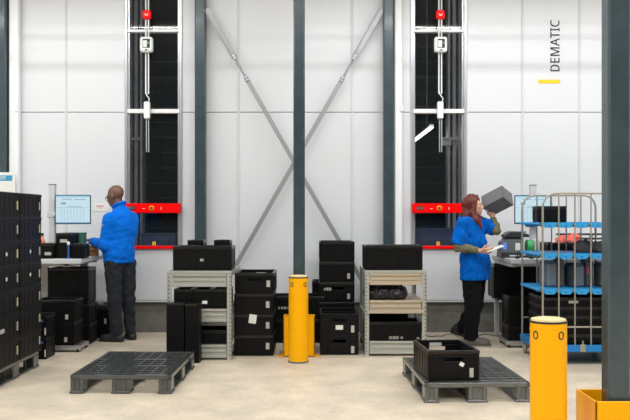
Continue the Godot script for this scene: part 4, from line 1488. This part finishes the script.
func roll_cage(label: String, at: Vector3) -> Node3D:
	# at: middle of the base on the floor; 0.76 wide, 0.80 deep, side frames stand at front and back
	var t := thing("roll_cage", label, "trolley", at)
	var w := 0.76
	var d := 0.80
	for s in [1.0, -1.0]:
		var fr := Node3D.new()
		fr.name = part_name(t, "side_frame")
		t.add_child(fr)
		fr.position.z = s * d * 0.5
		var st := mb()
		tube(st, hoop(w, 1.625, 0.16, 0.13), 0.0105, 12)
		build(st, "hoop", M.cage_steel, fr)
		for k in 4:
			st = mb()
			var x: float = -w * 0.5 + (k + 1) * w / 5.0
			tube(st, [Vector3(x, 0.18, 0), Vector3(x, 1.62, 0)], 0.0075, 8)
			build(st, "bar", M.cage_steel, fr)
		st = mb()
		tube(st, [Vector3(-w * 0.5, 0.36, 0), Vector3(w * 0.5, 0.36, 0)], 0.0075, 8)
		build(st, "rail", M.cage_steel, fr)
	# plastic shelves: tray with a scalloped lip at front and back
	for y in [1.345, 1.05, 0.715]:
		var st := mb()
		bb(st, Vector3(-w * 0.5 - 0.03, y - 0.022, -d * 0.5 + 0.03), Vector3(w * 0.5 + 0.03, y, d * 0.5 - 0.03), 0.008)
		for k in 6:
			var x := -w * 0.5 + 0.05 + k * (w - 0.1) / 5.0
			bb(st, Vector3(x - 0.01, y - 0.034, -d * 0.5 + 0.04), Vector3(x + 0.01, y - 0.02, d * 0.5 - 0.04), 0.003)
		for k in 4:
			var z := -d * 0.5 + 0.1 + k * (d - 0.2) / 3.0
			bb(st, Vector3(-w * 0.5, y - 0.034, z - 0.01), Vector3(w * 0.5, y - 0.02, z + 0.01), 0.003)
		var sh := build(st, "shelf", M.cart_blue, t)
		for s in [1.0, -1.0]:
			st = mb()
			var poly := PackedVector2Array()
			poly.append(Vector2(-w * 0.5 - 0.03, 0.004))
			for k in 5:
				var x0 := -w * 0.5 + k * w / 5.0
				var x1 := x0 + w / 5.0
				poly.append(Vector2(x0 + 0.012, -0.022))
				poly.append(Vector2(x0 + 0.035, -0.048))
				poly.append(Vector2(x1 - 0.035, -0.048))
				poly.append(Vector2(x1 - 0.012, -0.022))
			poly.append(Vector2(w * 0.5 + 0.03, -0.022))
			poly.append(Vector2(w * 0.5 + 0.03, 0.004))
			extrude(st, poly, 0.02, Transform3D(Basis.IDENTITY, Vector3(0, y, s * (d * 0.5 - 0.032) - 0.01)))
			var lip := build(st, "lip", M.cart_blue, sh)
			for k in 5:
				st = mb()
				bx(st, Vector3(-w * 0.4 + k * w / 5.0, y - 0.028, s * (d * 0.5 - 0.024)), Vector3(0.022, 0.014, 0.008), 0.002)
				build(st, "slot_plug", M.blue_label, sh)
	# base
	var sb := mb()
	bb(sb, Vector3(-w * 0.5 - 0.01, 0.125, d * 0.5 - 0.035), Vector3(w * 0.5 + 0.01, 0.19, d * 0.5 + 0.02), 0.006)
	bb(sb, Vector3(-w * 0.5 - 0.01, 0.125, -d * 0.5 - 0.02), Vector3(w * 0.5 + 0.01, 0.19, -d * 0.5 + 0.035), 0.006)
	for s in [-1.0, 1.0]:
		bb(sb, Vector3(s * w * 0.5 - 0.025, 0.125, -d * 0.5), Vector3(s * w * 0.5 + 0.012, 0.19, d * 0.5), 0.006)
	bb(sb, Vector3(-w * 0.5, 0.15, -d * 0.5), Vector3(w * 0.5, 0.172, d * 0.5), 0.003)
	build(sb, "base", M.cart_base, t)
	var st5 := mb()
	bb(st5, Vector3(-0.035, 0.13, d * 0.5 + 0.018), Vector3(0.02, 0.2, d * 0.5 + 0.03), 0.003)
	bb(st5, Vector3(-0.014, 0.19, d * 0.5 + 0.018), Vector3(0.0, 0.235, d * 0.5 + 0.026), 0.002)
	build(st5, "latch", M.cage_steel, t)
	for sx in [-1.0, 1.0]:
		for sz in [-1.0, 1.0]:
			var st := mb()
			var o := Vector3(sx * (w * 0.5 - 0.02), 0.06, sz * (d * 0.5 - 0.05))
			lathe(st, [Vector2(0, -0.016), Vector2(0.05, -0.018), Vector2(0.06, -0.012), Vector2(0.06, 0.012), Vector2(0.05, 0.018), Vector2(0, 0.016)], 24, Transform3D(Basis(Vector3.UP, 0.35 * sx) * Basis(Vector3.BACK, PI / 2), o))
			var wh := build(st, "wheel", M.wheel, t)
			st = mb()
			for g in [-1.0, 1.0]:
				bb(st, Vector3(-0.03, -0.012, g * 0.024 - 0.003) , Vector3(0.03, 0.07, g * 0.024 + 0.003), 0.001, Transform3D(Basis(Vector3.UP, 0.35 * sx + PI / 2), o))
			build(st, "fork", M.steel, wh)
	return t

func roll_cages() -> void:
	# front left post at x 2.14, z -8.11; back frame at z -8.93
	roll_cage("roll cage with blue plastic shelves and steel bars beside the woman's table", Vector3(2.53, 0, -8.52))
	roll_cage("second roll cage mostly hidden behind the near dark column", Vector3(3.37, 0, -8.50))
	for k in 5:
		crate("flat_crate", "shallow black crate on the roll cage base, %s of five" % ["bottom", "second", "third", "fourth", "topmost with white labels"][k], Vector3(2.53, 0.19 + k * 0.088, -8.52), 0, 0.68, 0.6, 0.088, null, [["f", -0.06, 0.045, 0.09, 0.025, M.sticker], ["f", 0.27, 0.045, 0.04, 0.025, M.sticker]] if k == 4 else [], "shallow crates on the cage base")
	crate("parts_bin", "black bin on the top shelf of the roll cage, before the monitor", Vector3(2.375, 1.345, -8.72), 0, 0.29, 0.22, 0.165)
	# wrapped grey packs on the middle shelf
	var spots := [[2.30, 0.07, 0.24, 0.12], [2.42, 0.06, 0.27, 0.1], [2.56, 0.075, 0.22, 0.12], [2.70, 0.06, 0.26, 0.1], [2.82, 0.05, 0.23, 0.1]]
	for k in spots.size():
		var s: Array = spots[k]
		var t := thing("wrapped_pack", "grey film-wrapped pack on the cage's lower shelf, %s" % ["at its left end", "second from the left end", "the middle one", "with a pink tag", "last before the column"][k], "pack", Vector3(s[0], 0.715, -8.5 - 0.05 * (k % 2)), [8, -6, 12, -4, 5][k], "film-wrapped packs on the cage shelf")
		var st := mb()
		bb(st, Vector3(-s[1] * 0.72, 0, -s[3]), Vector3(s[1] * 0.72, s[2], s[3]), 0.018)
		build(st, "body", [M.film, M.brown_stuff, M.film, M.mid_plastic, M.brown_stuff][k], t)
		st = mb()
		bb(st, Vector3(-s[1] * 0.5, s[2] - 0.003, -s[3] * 0.8), Vector3(s[1] * 0.5, s[2] + 0.012, s[3] * 0.8), 0.005)
		build(st, "folded_end", M.film, t)
		if k == 3:
			st = mb()
			bb(st, Vector3(-0.03, 0.13, s[3]), Vector3(0.0, 0.2, s[3] + 0.004), 0.001)
			build(st, "tag", M.pink_ink, t)
	# brown padding on the upper shelf, brownish bundle
	var fl := new_flesh()
	flesh(fl, [["e", Vector3(-0.08, 0.05, 0), Vector3(0.09, 0.07, 0.1), Basis.IDENTITY], ["e", Vector3(0.06, 0.05, 0), Vector3(0.1, 0.06, 0.12), Basis.IDENTITY]], 0.01, 0.04, [[Vector3(0, 0, 0), Vector3.DOWN]], 0.02, Vector3(14, 10, 14), 9)
	var o := put(flesh_mesh(fl), "padding_bundle", M.brown_stuff, self, Vector3(2.74, 1.05, -8.55))
	o.set_meta("label", "bundle of brownish packing paper on the cage's upper shelf")
	o.set_meta("category", "packing paper")

# ---------------------------------------------------------------- people
func shoe(out: Dictionary, heel: Vector3, toe: Vector3, lift := 0.0) -> void:
	var d := (toe - heel).normalized()
	var s := d.cross(Vector3.UP).normalized()
	var p := []
	p.append(["c", heel + Vector3(0, 0.045, 0), heel + d * 0.09 + Vector3(0, 0.05, 0), 0.038, 0.04])
	p.append(["c", heel + Vector3(0, 0.03, 0), toe - d * 0.06 + Vector3(0, 0.032, 0), 0.036, 0.04])
	p.append(["c", toe - d * 0.1 - s * 0.012 + Vector3(0, 0.03, 0), toe - d * 0.045 + Vector3(0, 0.026, 0), 0.036, 0.032])
	p.append(["c", heel + d * 0.03 + Vector3(0, 0.05, 0), heel + d * 0.035 + Vector3(0, 0.1, 0), 0.042, 0.042])
	p.append(["c", heel + d * 0.05 + Vector3(0, 0.08, 0), toe - d * 0.09 + Vector3(0, 0.045, 0), 0.035, 0.034])
	flesh(out, p, 0.008, 0.03, [[Vector3(0, heel.y + 0.004, 0), Vector3.DOWN]] if lift == 0.0 else [])

func sole_box(st: SurfaceTool, heel: Vector3, toe: Vector3) -> void:
	var d := toe - heel
	var b := Basis(d.normalized(), Vector3.UP, d.normalized().cross(Vector3.UP)).orthonormalized()
	bx(st, Vector3(d.length() * 0.5 - 0.012, 0.009, 0), Vector3(d.length() + 0.03, 0.02, 0.078), 0.009, Transform3D(b, heel))

func people() -> void:
	man()
	woman()

func man() -> void:
	var t := thing("person", "man in blue jacket and dark trousers, seen from behind, working at the table", "person", Vector3(-2.21, 0, -9.71))
	var V := func(x: float, y: float, z: float) -> Vector3: return Vector3(x, y, z)
	var f := Vector3(-0.75, 0, -0.66)
	var l := Vector3(-0.66, 0, 0.75)
	var hb := facing(Vector3(-0.86, 0, -0.42), 0.32)
	var head := Vector3(-0.052, 1.632, -0.035)
	var ls := Vector3(-0.08, 1.37, 0.115)
	var rs := Vector3(0.105, 1.37, -0.125)
	var le := Vector3(-0.13, 1.085, 0.12)
	var lw := Vector3(-0.325, 1.128, -0.05)
	var re := Vector3(0.02, 1.1, -0.33)
	var rw := Vector3(-0.22, 1.125, -0.3)
	var hip := Vector3(-0.005, 0.9, 0)
	var lh := Vector3(-0.055, 0.87, 0.075)
	var rh := Vector3(0.075, 0.87, -0.07)
	var lk := Vector3(-0.035, 0.47, 0.075)
	var rk := Vector3(0.085, 0.47, -0.08)
	var la := Vector3(-0.012, 0.09, 0.07)
	var ra := Vector3(0.105, 0.09, -0.09)
	# body: one surface under the clothes
	var body := new_flesh()
	var up := Vector3(0.03, 1.36, -0.015)
	flesh(body, [["c", hip, up, 0.1, 0.105], ["c", ls, rs, 0.05, 0.05], ["c", up, Vector3(0, 1.5, -0.02), 0.07, 0.058], ["c", Vector3(0, 1.5, -0.02), head, 0.056, 0.055],
		["c", ls, le, 0.045, 0.038], ["c", le, lw, 0.036, 0.026], ["c", rs, re, 0.045, 0.038], ["c", re, rw, 0.036, 0.026],
		["c", lh, lk, 0.07, 0.05], ["c", lk, la, 0.048, 0.034], ["c", rh, rk, 0.07, 0.05], ["c", rk, ra, 0.048, 0.034],
		["c", lw, lw + (lw - le) * 0.15, 0.026, 0.024], ["c", la, la + Vector3(-0.03, -0.045, 0), 0.03, 0.02], ["c", ra, ra + Vector3(-0.01, -0.045, -0.02), 0.03, 0.02]], 0.012, 0.03)
	flesh(body, head_prims(head, hb, 1.03) + [["c", head + Vector3(0.025, -0.06, 0.0), Vector3(0.01, 1.5, -0.02), 0.056, 0.06]], 0.005, 0.018)
	flesh(body, hand_prims(lw + (lw - le).normalized() * 0.01, Vector3(-0.86, 0.12, -0.45), Vector3(-0.1, -1, 0.1), Vector3(0.45, 0, -0.86), 0.3), 0.004, 0.008)
	flesh(body, hand_prims(rw, Vector3(-0.93, 0.0, 0.2), Vector3(0, -1, 0), Vector3(0.2, 0, 0.95), 0.3), 0.004, 0.008)
	put(flesh_mesh(body), "body", M.skin_dark, t)
	# jacket
	var j := new_flesh()
	var cd := Vector3(0.02, 0, 0)
	flesh(j, [
		["e", Vector3(0.035, 1.28, -0.02), Vector3(0.19, 0.23, 0.14), facing(f)],
		["e", Vector3(0.005, 1.04, 0.0), Vector3(0.175, 0.24, 0.145), facing(f)],
		["c", Vector3(-0.005, 0.97, 0.0) + l * 0.06, Vector3(-0.005, 0.97, 0.0) - l * 0.06, 0.125, 0.125],
		["c", Vector3(0.0, 0.87, 0.0) + l * 0.055, Vector3(0.0, 0.87, 0.0) - l * 0.055, 0.118, 0.118],
		["c", ls + Vector3(0.01, -0.01, -0.005), rs + Vector3(0.0, -0.01, 0.01), 0.076, 0.076],
		["c", Vector3(0.02, 1.38, -0.02), Vector3(-0.002, 1.525, -0.025), 0.115, 0.068],
		["c", ls, le, 0.078, 0.066], ["c", le, lw, 0.066, 0.045],
		["c", rs, re, 0.078, 0.066], ["c", re, rw, 0.062, 0.045]], 0.01, 0.045,
		[[Vector3(0, 0.885, 0), Vector3.DOWN], [lw + (lw - le).normalized() * -0.012, (lw - le).normalized(), 0.12], [Vector3(0.0, 1.553, 0.0), Vector3(-0.25, 1, -0.1).normalized()]], 0.010, Vector3(8, 12, 8), 4)
	var jo := put(flesh_mesh(j), "jacket", M.jacket, t)
	var st := mb()
	# waist band and cuff
	var ring := []
	for k in 25:
		var a := TAU * k / 24.0
		ring.append(Vector3(0.0, 0.892, 0.0) + l * cos(a) * 0.168 + f * sin(a) * 0.116)
	tube(st, ring, 0.012, 8)
	build(st, "hem", M.jacket, jo)
	st = mb()
	ring = []
	for k in 25:
		var a := TAU * k / 24.0
		ring.append(Vector3(-0.006, 1.535, -0.025) + hb.x * cos(a) * 0.068 + hb.z * sin(a) * 0.07 + Vector3(0, 0.012 * sin(a), 0))
	tube(st, ring, 0.016, 8)
	build(st, "collar", M.jacket, jo)
	st = mb()
	bx(st, Vector3.ZERO, Vector3(0.022, 0.012, 0.003), 0.001, Transform3D(Basis(Vector3.UP, -0.3), Vector3(-0.14, 1.31, 0.2)))
	build(st, "sleeve_badge", M.sticker_yellow, jo)
	# trousers
	var tr := new_flesh()
	flesh(tr, [["c", hip + l * 0.05, hip - l * 0.05, 0.108, 0.108], ["c", lh, lk, 0.1, 0.077], ["c", lk, la + Vector3(0, 0.02, 0), 0.076, 0.062],
		["c", rh, rk, 0.1, 0.076], ["c", rk, ra + Vector3(0, 0.02, 0), 0.074, 0.06]], 0.01, 0.03, [[Vector3(0, 0.95, 0), Vector3.UP], [Vector3(0, 0.055, 0), Vector3.DOWN]], 0.014, Vector3(12, 9, 12), 12)
	var tro := put(flesh_mesh(tr), "trousers", M.trousers, t)
	st = mb()
	bx(st, Vector3.ZERO, Vector3(0.1, 0.006, 0.004), 0.001, Transform3D(facing(-f) * Basis.IDENTITY, Vector3(0.07, 0.80, 0.125)))
	build(st, "pocket_seam", M.trousers_black, tro)
	for s in 2:
		var sh := new_flesh()
		var heel: Vector3 = [Vector3(0.035, 0, 0.075), Vector3(0.135, 0, -0.075)][s]
		var toe: Vector3 = [Vector3(-0.225, 0, 0.015), Vector3(0.02, 0, -0.29)][s]
		shoe(sh, heel, toe)
		var so := put(flesh_mesh(sh), "shoe", M.shoe, t)
		st = mb()
		sole_box(st, heel, toe)
		build(st, "sole", M.rubber, so)
	# glasses
	st = mb()
	for g in [-1.0, 1.0]:
		var lens := []
		for k in 17:
			var a := TAU * k / 16.0
			lens.append(head + hb * Vector3(g * 0.034 + cos(a) * 0.026, 0.006 + sin(a) * 0.02, -0.098))
		tube(st, lens, 0.0028, 6)
		tube(st, [head + hb * Vector3(g * 0.06, 0.01, -0.096), head + hb * Vector3(g * 0.08, 0.008, -0.02), head + hb * Vector3(g * 0.08, 0.0, 0.02)], 0.003, 6)
	tube(st, [head + hb * Vector3(-0.008, 0.01, -0.1), head + hb * Vector3(0.008, 0.01, -0.1)], 0.0028, 6)
	build(st, "glasses", M.black, t)
	for g in [-1.0, 1.0]:
		st = mb()
		lathe(st, [Vector2(0, -0.011), Vector2(0.008, -0.008), Vector2(0.011, 0), Vector2(0.008, 0.008), Vector2(0, 0.011)], 12, Transform3D(hb, head + hb * Vector3(g * 0.034, 0.004, -0.078)))
		build(st, "eye", M.paper, t)

func woman() -> void:
	var t := thing("person", "red-haired woman in blue t-shirt raising a grey box to look inside", "person", Vector3(1.74, 0, -9.41))
	var f := Vector3(0.74, 0, 0.67)
	var l := Vector3(0.67, 0, -0.74)
	var hb := facing(Vector3(0.93, 0, 0.36), -0.06)
	var head := Vector3(-0.004, 1.522, -0.01)
	var rs := Vector3(-0.135, 1.335, 0.12)
	var ls := Vector3(0.09, 1.345, -0.13)
	var re := Vector3(-0.205, 1.075, 0.16)
	var rw := Vector3(0.02, 1.04, 0.24)
	var le := Vector3(0.245, 1.25, 0.0)
	var lw := Vector3(0.225, 1.40, -0.1)
	var hip := Vector3(0.005, 0.84, 0)
	var rh := Vector3(-0.05, 0.82, 0.06)
	var lh := Vector3(0.06, 0.82, -0.06)
	var rk := Vector3(-0.02, 0.44, 0.06)
	var ra := Vector3(-0.04, 0.09, 0.03)
	var lk := Vector3(0.03, 0.43, -0.1)
	var la := Vector3(-0.1, 0.14, -0.24)
	var body := new_flesh()
	var up := Vector3(-0.025, 1.29, 0)
	flesh(body, [["c", hip, up, 0.08, 0.08], ["c", ls, rs, 0.034, 0.034], ["c", up, Vector3(-0.02, 1.42, -0.005), 0.06, 0.045], ["c", Vector3(-0.02, 1.41, -0.005), head, 0.046, 0.045],
		["c", ls, le, 0.042, 0.036], ["c", rs, re, 0.042, 0.036], ["c", le, lw, 0.038, 0.026], ["c", re, rw, 0.036, 0.025],
		["c", lh, lk, 0.07, 0.048], ["c", lk, la, 0.046, 0.032], ["c", rh, rk, 0.07, 0.048], ["c", rk, ra, 0.046, 0.032],
		["c", ra, ra + Vector3(0.03, -0.045, 0), 0.03, 0.02], ["c", la, la + Vector3(0.02, -0.03, 0.01), 0.028, 0.02]], 0.012, 0.03)
	flesh(body, head_prims(head, hb, 0.95, false) + [["c", head + Vector3(-0.02, -0.06, 0.0), Vector3(-0.022, 1.4, -0.005), 0.046, 0.05]], 0.005, 0.016)
	flesh(body, hand_prims(rw + (rw - re).normalized() * 0.005, Vector3(0.95, -0.02, 0.2), Vector3(-0.1, 0.6, -0.75), Vector3(0, 0.8, 0.5), 0.45, 0.92), 0.004, 0.008)
	flesh(body, hand_prims(lw, Vector3(-0.15, 0.9, 0.1), Vector3(0.1, 0.25, 1).normalized(), Vector3(-1, 0, 0.1), 0.22, 0.92, 0.2), 0.004, 0.008)
	put(flesh_mesh(body), "body", M.skin_pale, t)
	# olive patterned sleeves on the forearms
	for s in 2:
		var a: Vector3 = [re, le][s]
		var b: Vector3 = [rw, lw][s]
		var q := new_flesh()
		flesh(q, [["c", [rs, ls][s].lerp(a, 0.7), a, 0.046, 0.047], ["c", a, a.lerp(b, 0.35), 0.046, 0.047], ["c", a.lerp(b, 0.35), b, 0.046, 0.033]], 0.008, 0.02, [[a.lerp(b, 0.93), (b - a).normalized()]], 0.01, Vector3(14, 14, 14), 3)
		put(flesh_mesh(q), "sleeve", M.sleeve, t)
	# t-shirt
	var j := new_flesh()
	var u1 := (le - ls).normalized()
	var u2 := (re - rs).normalized()
	flesh(j, [
		["e", Vector3(-0.02, 1.24, 0.0), Vector3(0.165, 0.17, 0.12), facing(f)],
		["c", Vector3(0.0, 1.12, 0.0) + l * 0.04, Vector3(0.0, 1.12, 0.0) - l * 0.04, 0.125, 0.125],
		["c", Vector3(0.008, 0.95, 0.005) + l * 0.045, Vector3(0.008, 0.95, 0.005) - l * 0.045, 0.128, 0.128],
		["c", Vector3(0.008, 0.85, 0.005) + l * 0.047, Vector3(0.008, 0.85, 0.005) - l * 0.047, 0.13, 0.13],
		["c", Vector3(0.01, 0.74, 0.005) + l * 0.05, Vector3(0.01, 0.74, 0.005) - l * 0.05, 0.138, 0.138],
		["c", ls + Vector3(0, -0.012, 0), rs + Vector3(0, -0.012, 0), 0.062, 0.062],
		["c", Vector3(-0.022, 1.34, 0), Vector3(-0.02, 1.42, 0), 0.075, 0.058],
		["c", ls, le, 0.07, 0.075], ["c", rs, re, 0.068, 0.076]], 0.01, 0.04,
		[[Vector3(0, 0.715, 0), Vector3.DOWN], [ls.lerp(le, 0.9), u1, 0.13], [rs.lerp(re, 0.92), u2, 0.1], [Vector3(0.0, 1.40, 0.0), (Vector3.UP + f * 0.25).normalized()]], 0.026, Vector3(13, 5, 13), 6)
	var jo := put(flesh_mesh(j), "tshirt", M.tee, t)
	var tr := new_flesh()
	flesh(tr, [["c", hip + l * 0.045, hip - l * 0.045, 0.098, 0.098], ["c", rh, rk, 0.108, 0.092], ["c", rk, ra + Vector3(0.0, 0.0, 0), 0.088, 0.076],
		["c", lh, lk, 0.094, 0.083], ["c", lk, la, 0.082, 0.065]], 0.01, 0.03, [[Vector3(0, 0.79, 0), Vector3.UP], [Vector3(0, 0.055, 0), Vector3.DOWN]], 0.014, Vector3(12, 9, 12), 14)
	put(flesh_mesh(tr), "trousers", M.trousers_black, t)
	for s in 2:
		var sh := new_flesh()
		var heel: Vector3 = [Vector3(-0.085, 0, 0.03), Vector3(-0.175, 0.075, -0.27)][s]
		var toe: Vector3 = [Vector3(0.175, 0, 0.07), Vector3(0.06, 0.0, -0.2)][s]
		shoe(sh, heel, toe, float(s))
		var so := put(flesh_mesh(sh), "shoe", [M.shoe_grey, M.shoe][s], t)
		var st := mb()
		sole_box(st, heel, toe)
		build(st, "sole", [M.shoe_grey, M.sole][s], so)
	# long hair
	var h := new_flesh()
	var H := func(x: float, y: float, z: float) -> Vector3: return head + hb * Vector3(x, y, z)
	var hp := [["e", H.call(0, 0.04, 0.025), Vector3(0.08, 0.08, 0.094), hb], ["c", H.call(0, 0.085, -0.03), H.call(0, 0.09, 0.02), 0.034, 0.042]]
	for g in [-1.0, 1.0]:
		hp.append(["c", H.call(g * 0.066, 0.035, -0.03), H.call(g * 0.074, -0.08, 0.0), 0.018, 0.028])
		hp.append(["c", H.call(g * 0.074, -0.08, 0.0), H.call(g * 0.088, -0.16, -0.04), 0.03, 0.034])
		hp.append(["c", H.call(g * 0.088, -0.16, -0.04), H.call(g * 0.075, -0.235, -0.085), 0.034, 0.018])
	hp.append(["c", H.call(0.0, 0.02, 0.065), H.call(0.02, -0.12, 0.075), 0.055, 0.05])
	hp.append(["c", H.call(0.03, -0.1, 0.06), H.call(0.07, -0.2, 0.02), 0.042, 0.024])
	flesh(h, hp, 0.006, 0.03, [], 0.014, Vector3(45, 8, 45), 8)
	put(flesh_mesh(h), "hair", M.hair, t)
	for g in [-1.0, 1.0]:
		var st := mb()
		lathe(st, [Vector2(0, -0.01), Vector2(0.007, -0.007), Vector2(0.01, 0), Vector2(0.007, 0.007), Vector2(0, 0.01)], 12, Transform3D(hb, head + hb * Vector3(g * 0.032, 0.004, -0.0745)))
		build(st, "eye", M.paper, t)
	# the box she holds up, tipped with its floor towards the camera
	var P := Vector3(1.74 + 0.289, 1.616, -9.41 + 0.13)
	var a := Vector3(-17.1, -10.2, -14.2).normalized()
	var b := Vector3(12.7, -7.7, -8.73)
	b = (b - a * b.dot(a)).normalized()
	var c := b.cross(a).normalized()
	if c.y < 0:
		c = -c
	var box := thing("held_box", "dark grey box held up tilted in the woman's raised hand", "box", P)
	var bs := Basis(a, c, b)
	var st6 := mb()
	var La := 0.278
	var Lc := 0.165
	var Lb := 0.192
	var T := Transform3D(bs, Vector3.ZERO)
	bb(st6, Vector3(0, 0, 0), Vector3(La, 0.006, Lb), 0.002, T)
	build(st6, "floor_panel", M.grey_box, box)
	for q in [[Vector3(0, 0, 0), Vector3(La, Lc, 0.006)], [Vector3(0, 0, Lb - 0.006), Vector3(La, Lc, Lb)], [Vector3(0, 0, 0), Vector3(0.006, Lc, Lb)], [Vector3(La - 0.006, 0, 0), Vector3(La, Lc, Lb)]]:
		st6 = mb()
		bb(st6, q[0], q[1], 0.002, T)
		build(st6, "side_panel", M.grey_box, box)
	# sheet of paper in her other hand
	var sp := mb()
	bx(sp, Vector3.ZERO, Vector3(0.19, 0.002, 0.12), 0.0, Transform3D(Basis(Vector3.BACK, 0.33) * Basis(Vector3.RIGHT, 0.12), Vector3(1.74 + 0.17, 1.065, -9.41 + 0.26)))
	var po := build(sp, "paper_slip", M.paper, self)
	po.set_meta("label", "white paper slip held in the woman's lowered hand")
	po.set_meta("category", "paper")

# ---------------------------------------------------------------- signs and small things
func small_things() -> void:
	# vertical lettering with yellow bar
	var s := thing("wall_sign", "black vertical lettering above a short yellow bar on the white wall", "sign", Vector3(2.9, 3.0, WALL_Z + 0.001))
	var tm := TextMesh.new()
	var fo := SystemFont.new()
	fo.font_names = PackedStringArray(["Droid Sans"])
	var fv := FontVariation.new()
	fv.base_font = fo
	fv.variation_embolden = 0.22
	tm.font = fv
	tm.text = "DEMATIC"
	tm.font_size = 64
	tm.pixel_size = 0.1215 / 51.0
	tm.depth = 0.003
	var o := put(tm, "lettering", M.ink, s)
	o.transform = Transform3D(Basis(Vector3.BACK, PI / 2), Vector3(0.004, 0.465, 0.002))
	var st := mb()
	bb(st, Vector3(-0.2, 0.015, 0), Vector3(0.062, 0.06, 0.004), 0.001)
	build(st, "bar", M.yellow_sign, s)
	# notice at the left edge
	var n := thing("notice_board", "white notice with blue banner fixed to the dark column at the left edge", "notice", Vector3(-3.72, 1.63, -10.15))
	st = mb()
	bb(st, Vector3(-0.2, 0, -0.06), Vector3(0.165, 0.3, -0.05), 0.003)
	build(st, "board", M.paper, n)
	st = mb()
	bb(st, Vector3(-0.2, 0.2, -0.05), Vector3(0.13, 0.265, -0.047), 0.001)
	build(st, "banner", M.blue_sign, n)
	for k in 3:
		st = mb()
		bb(st, Vector3(-0.02 , 0.218 + k * 0.016, -0.047), Vector3(0.055, 0.224 + k * 0.016, -0.0455))
		build(st, "print_line", M.paper, n)
	# small white plate with pink print by the man's face
	var pl := thing("name_plate", "small white plate with pink print on the wall before the man's face", "plate", Vector3(-2.585, 1.47, WALL_Z + 0.001))
	st = mb()
	bb(st, Vector3(-0.09, 0, 0), Vector3(0.09, 0.09, 0.006), 0.002)
	build(st, "plate", M.paper, pl)
	print_on(pl, [[-0.03, 0.012, 0.03, 0.014, 0.0], [0.004, 0.012, 0.028, 0.014, 0.0], [0.034, 0.012, 0.018, 0.014, 0.0], [0.0, -0.01, 0.06, 0.005, 0.0]], Vector3(-0.01, 0.05, 0.0065), Basis.IDENTITY, M.pink_ink)
	# socket low on the wall
	var so := thing("wall_socket", "small white socket low on the wall between table and man", "socket", Vector3(-2.6, 0.34, WALL_Z - 0.048))
	st = mb()
	bb(st, Vector3(-0.035, 0, 0), Vector3(0.035, 0.05, 0.025), 0.006)
	build(st, "housing", M.paper, so)
	st = mb()
	bb(st, Vector3(-0.018, 0.01, 0.024), Vector3(0.018, 0.038, 0.03), 0.004)
	build(st, "cover", M.white_metal, so)
	# loose cable on the floor behind the woman
	st = mb()
	var pts := []
	for k in 30:
		var x := 1.3 + k * 0.032
		pts.append(Vector3(x, 0.008 + 0.0 * k, -10.12 + 0.09 * sin(k * 0.5) + 0.04 * sin(k * 1.3)))
	tube(st, pts, 0.006, 6)
	var cb := build(st, "floor_cable", M.mid_plastic, self)
	cb.set_meta("label", "thin grey cable lying along the wall behind the woman's feet")
	cb.set_meta("category", "cable")
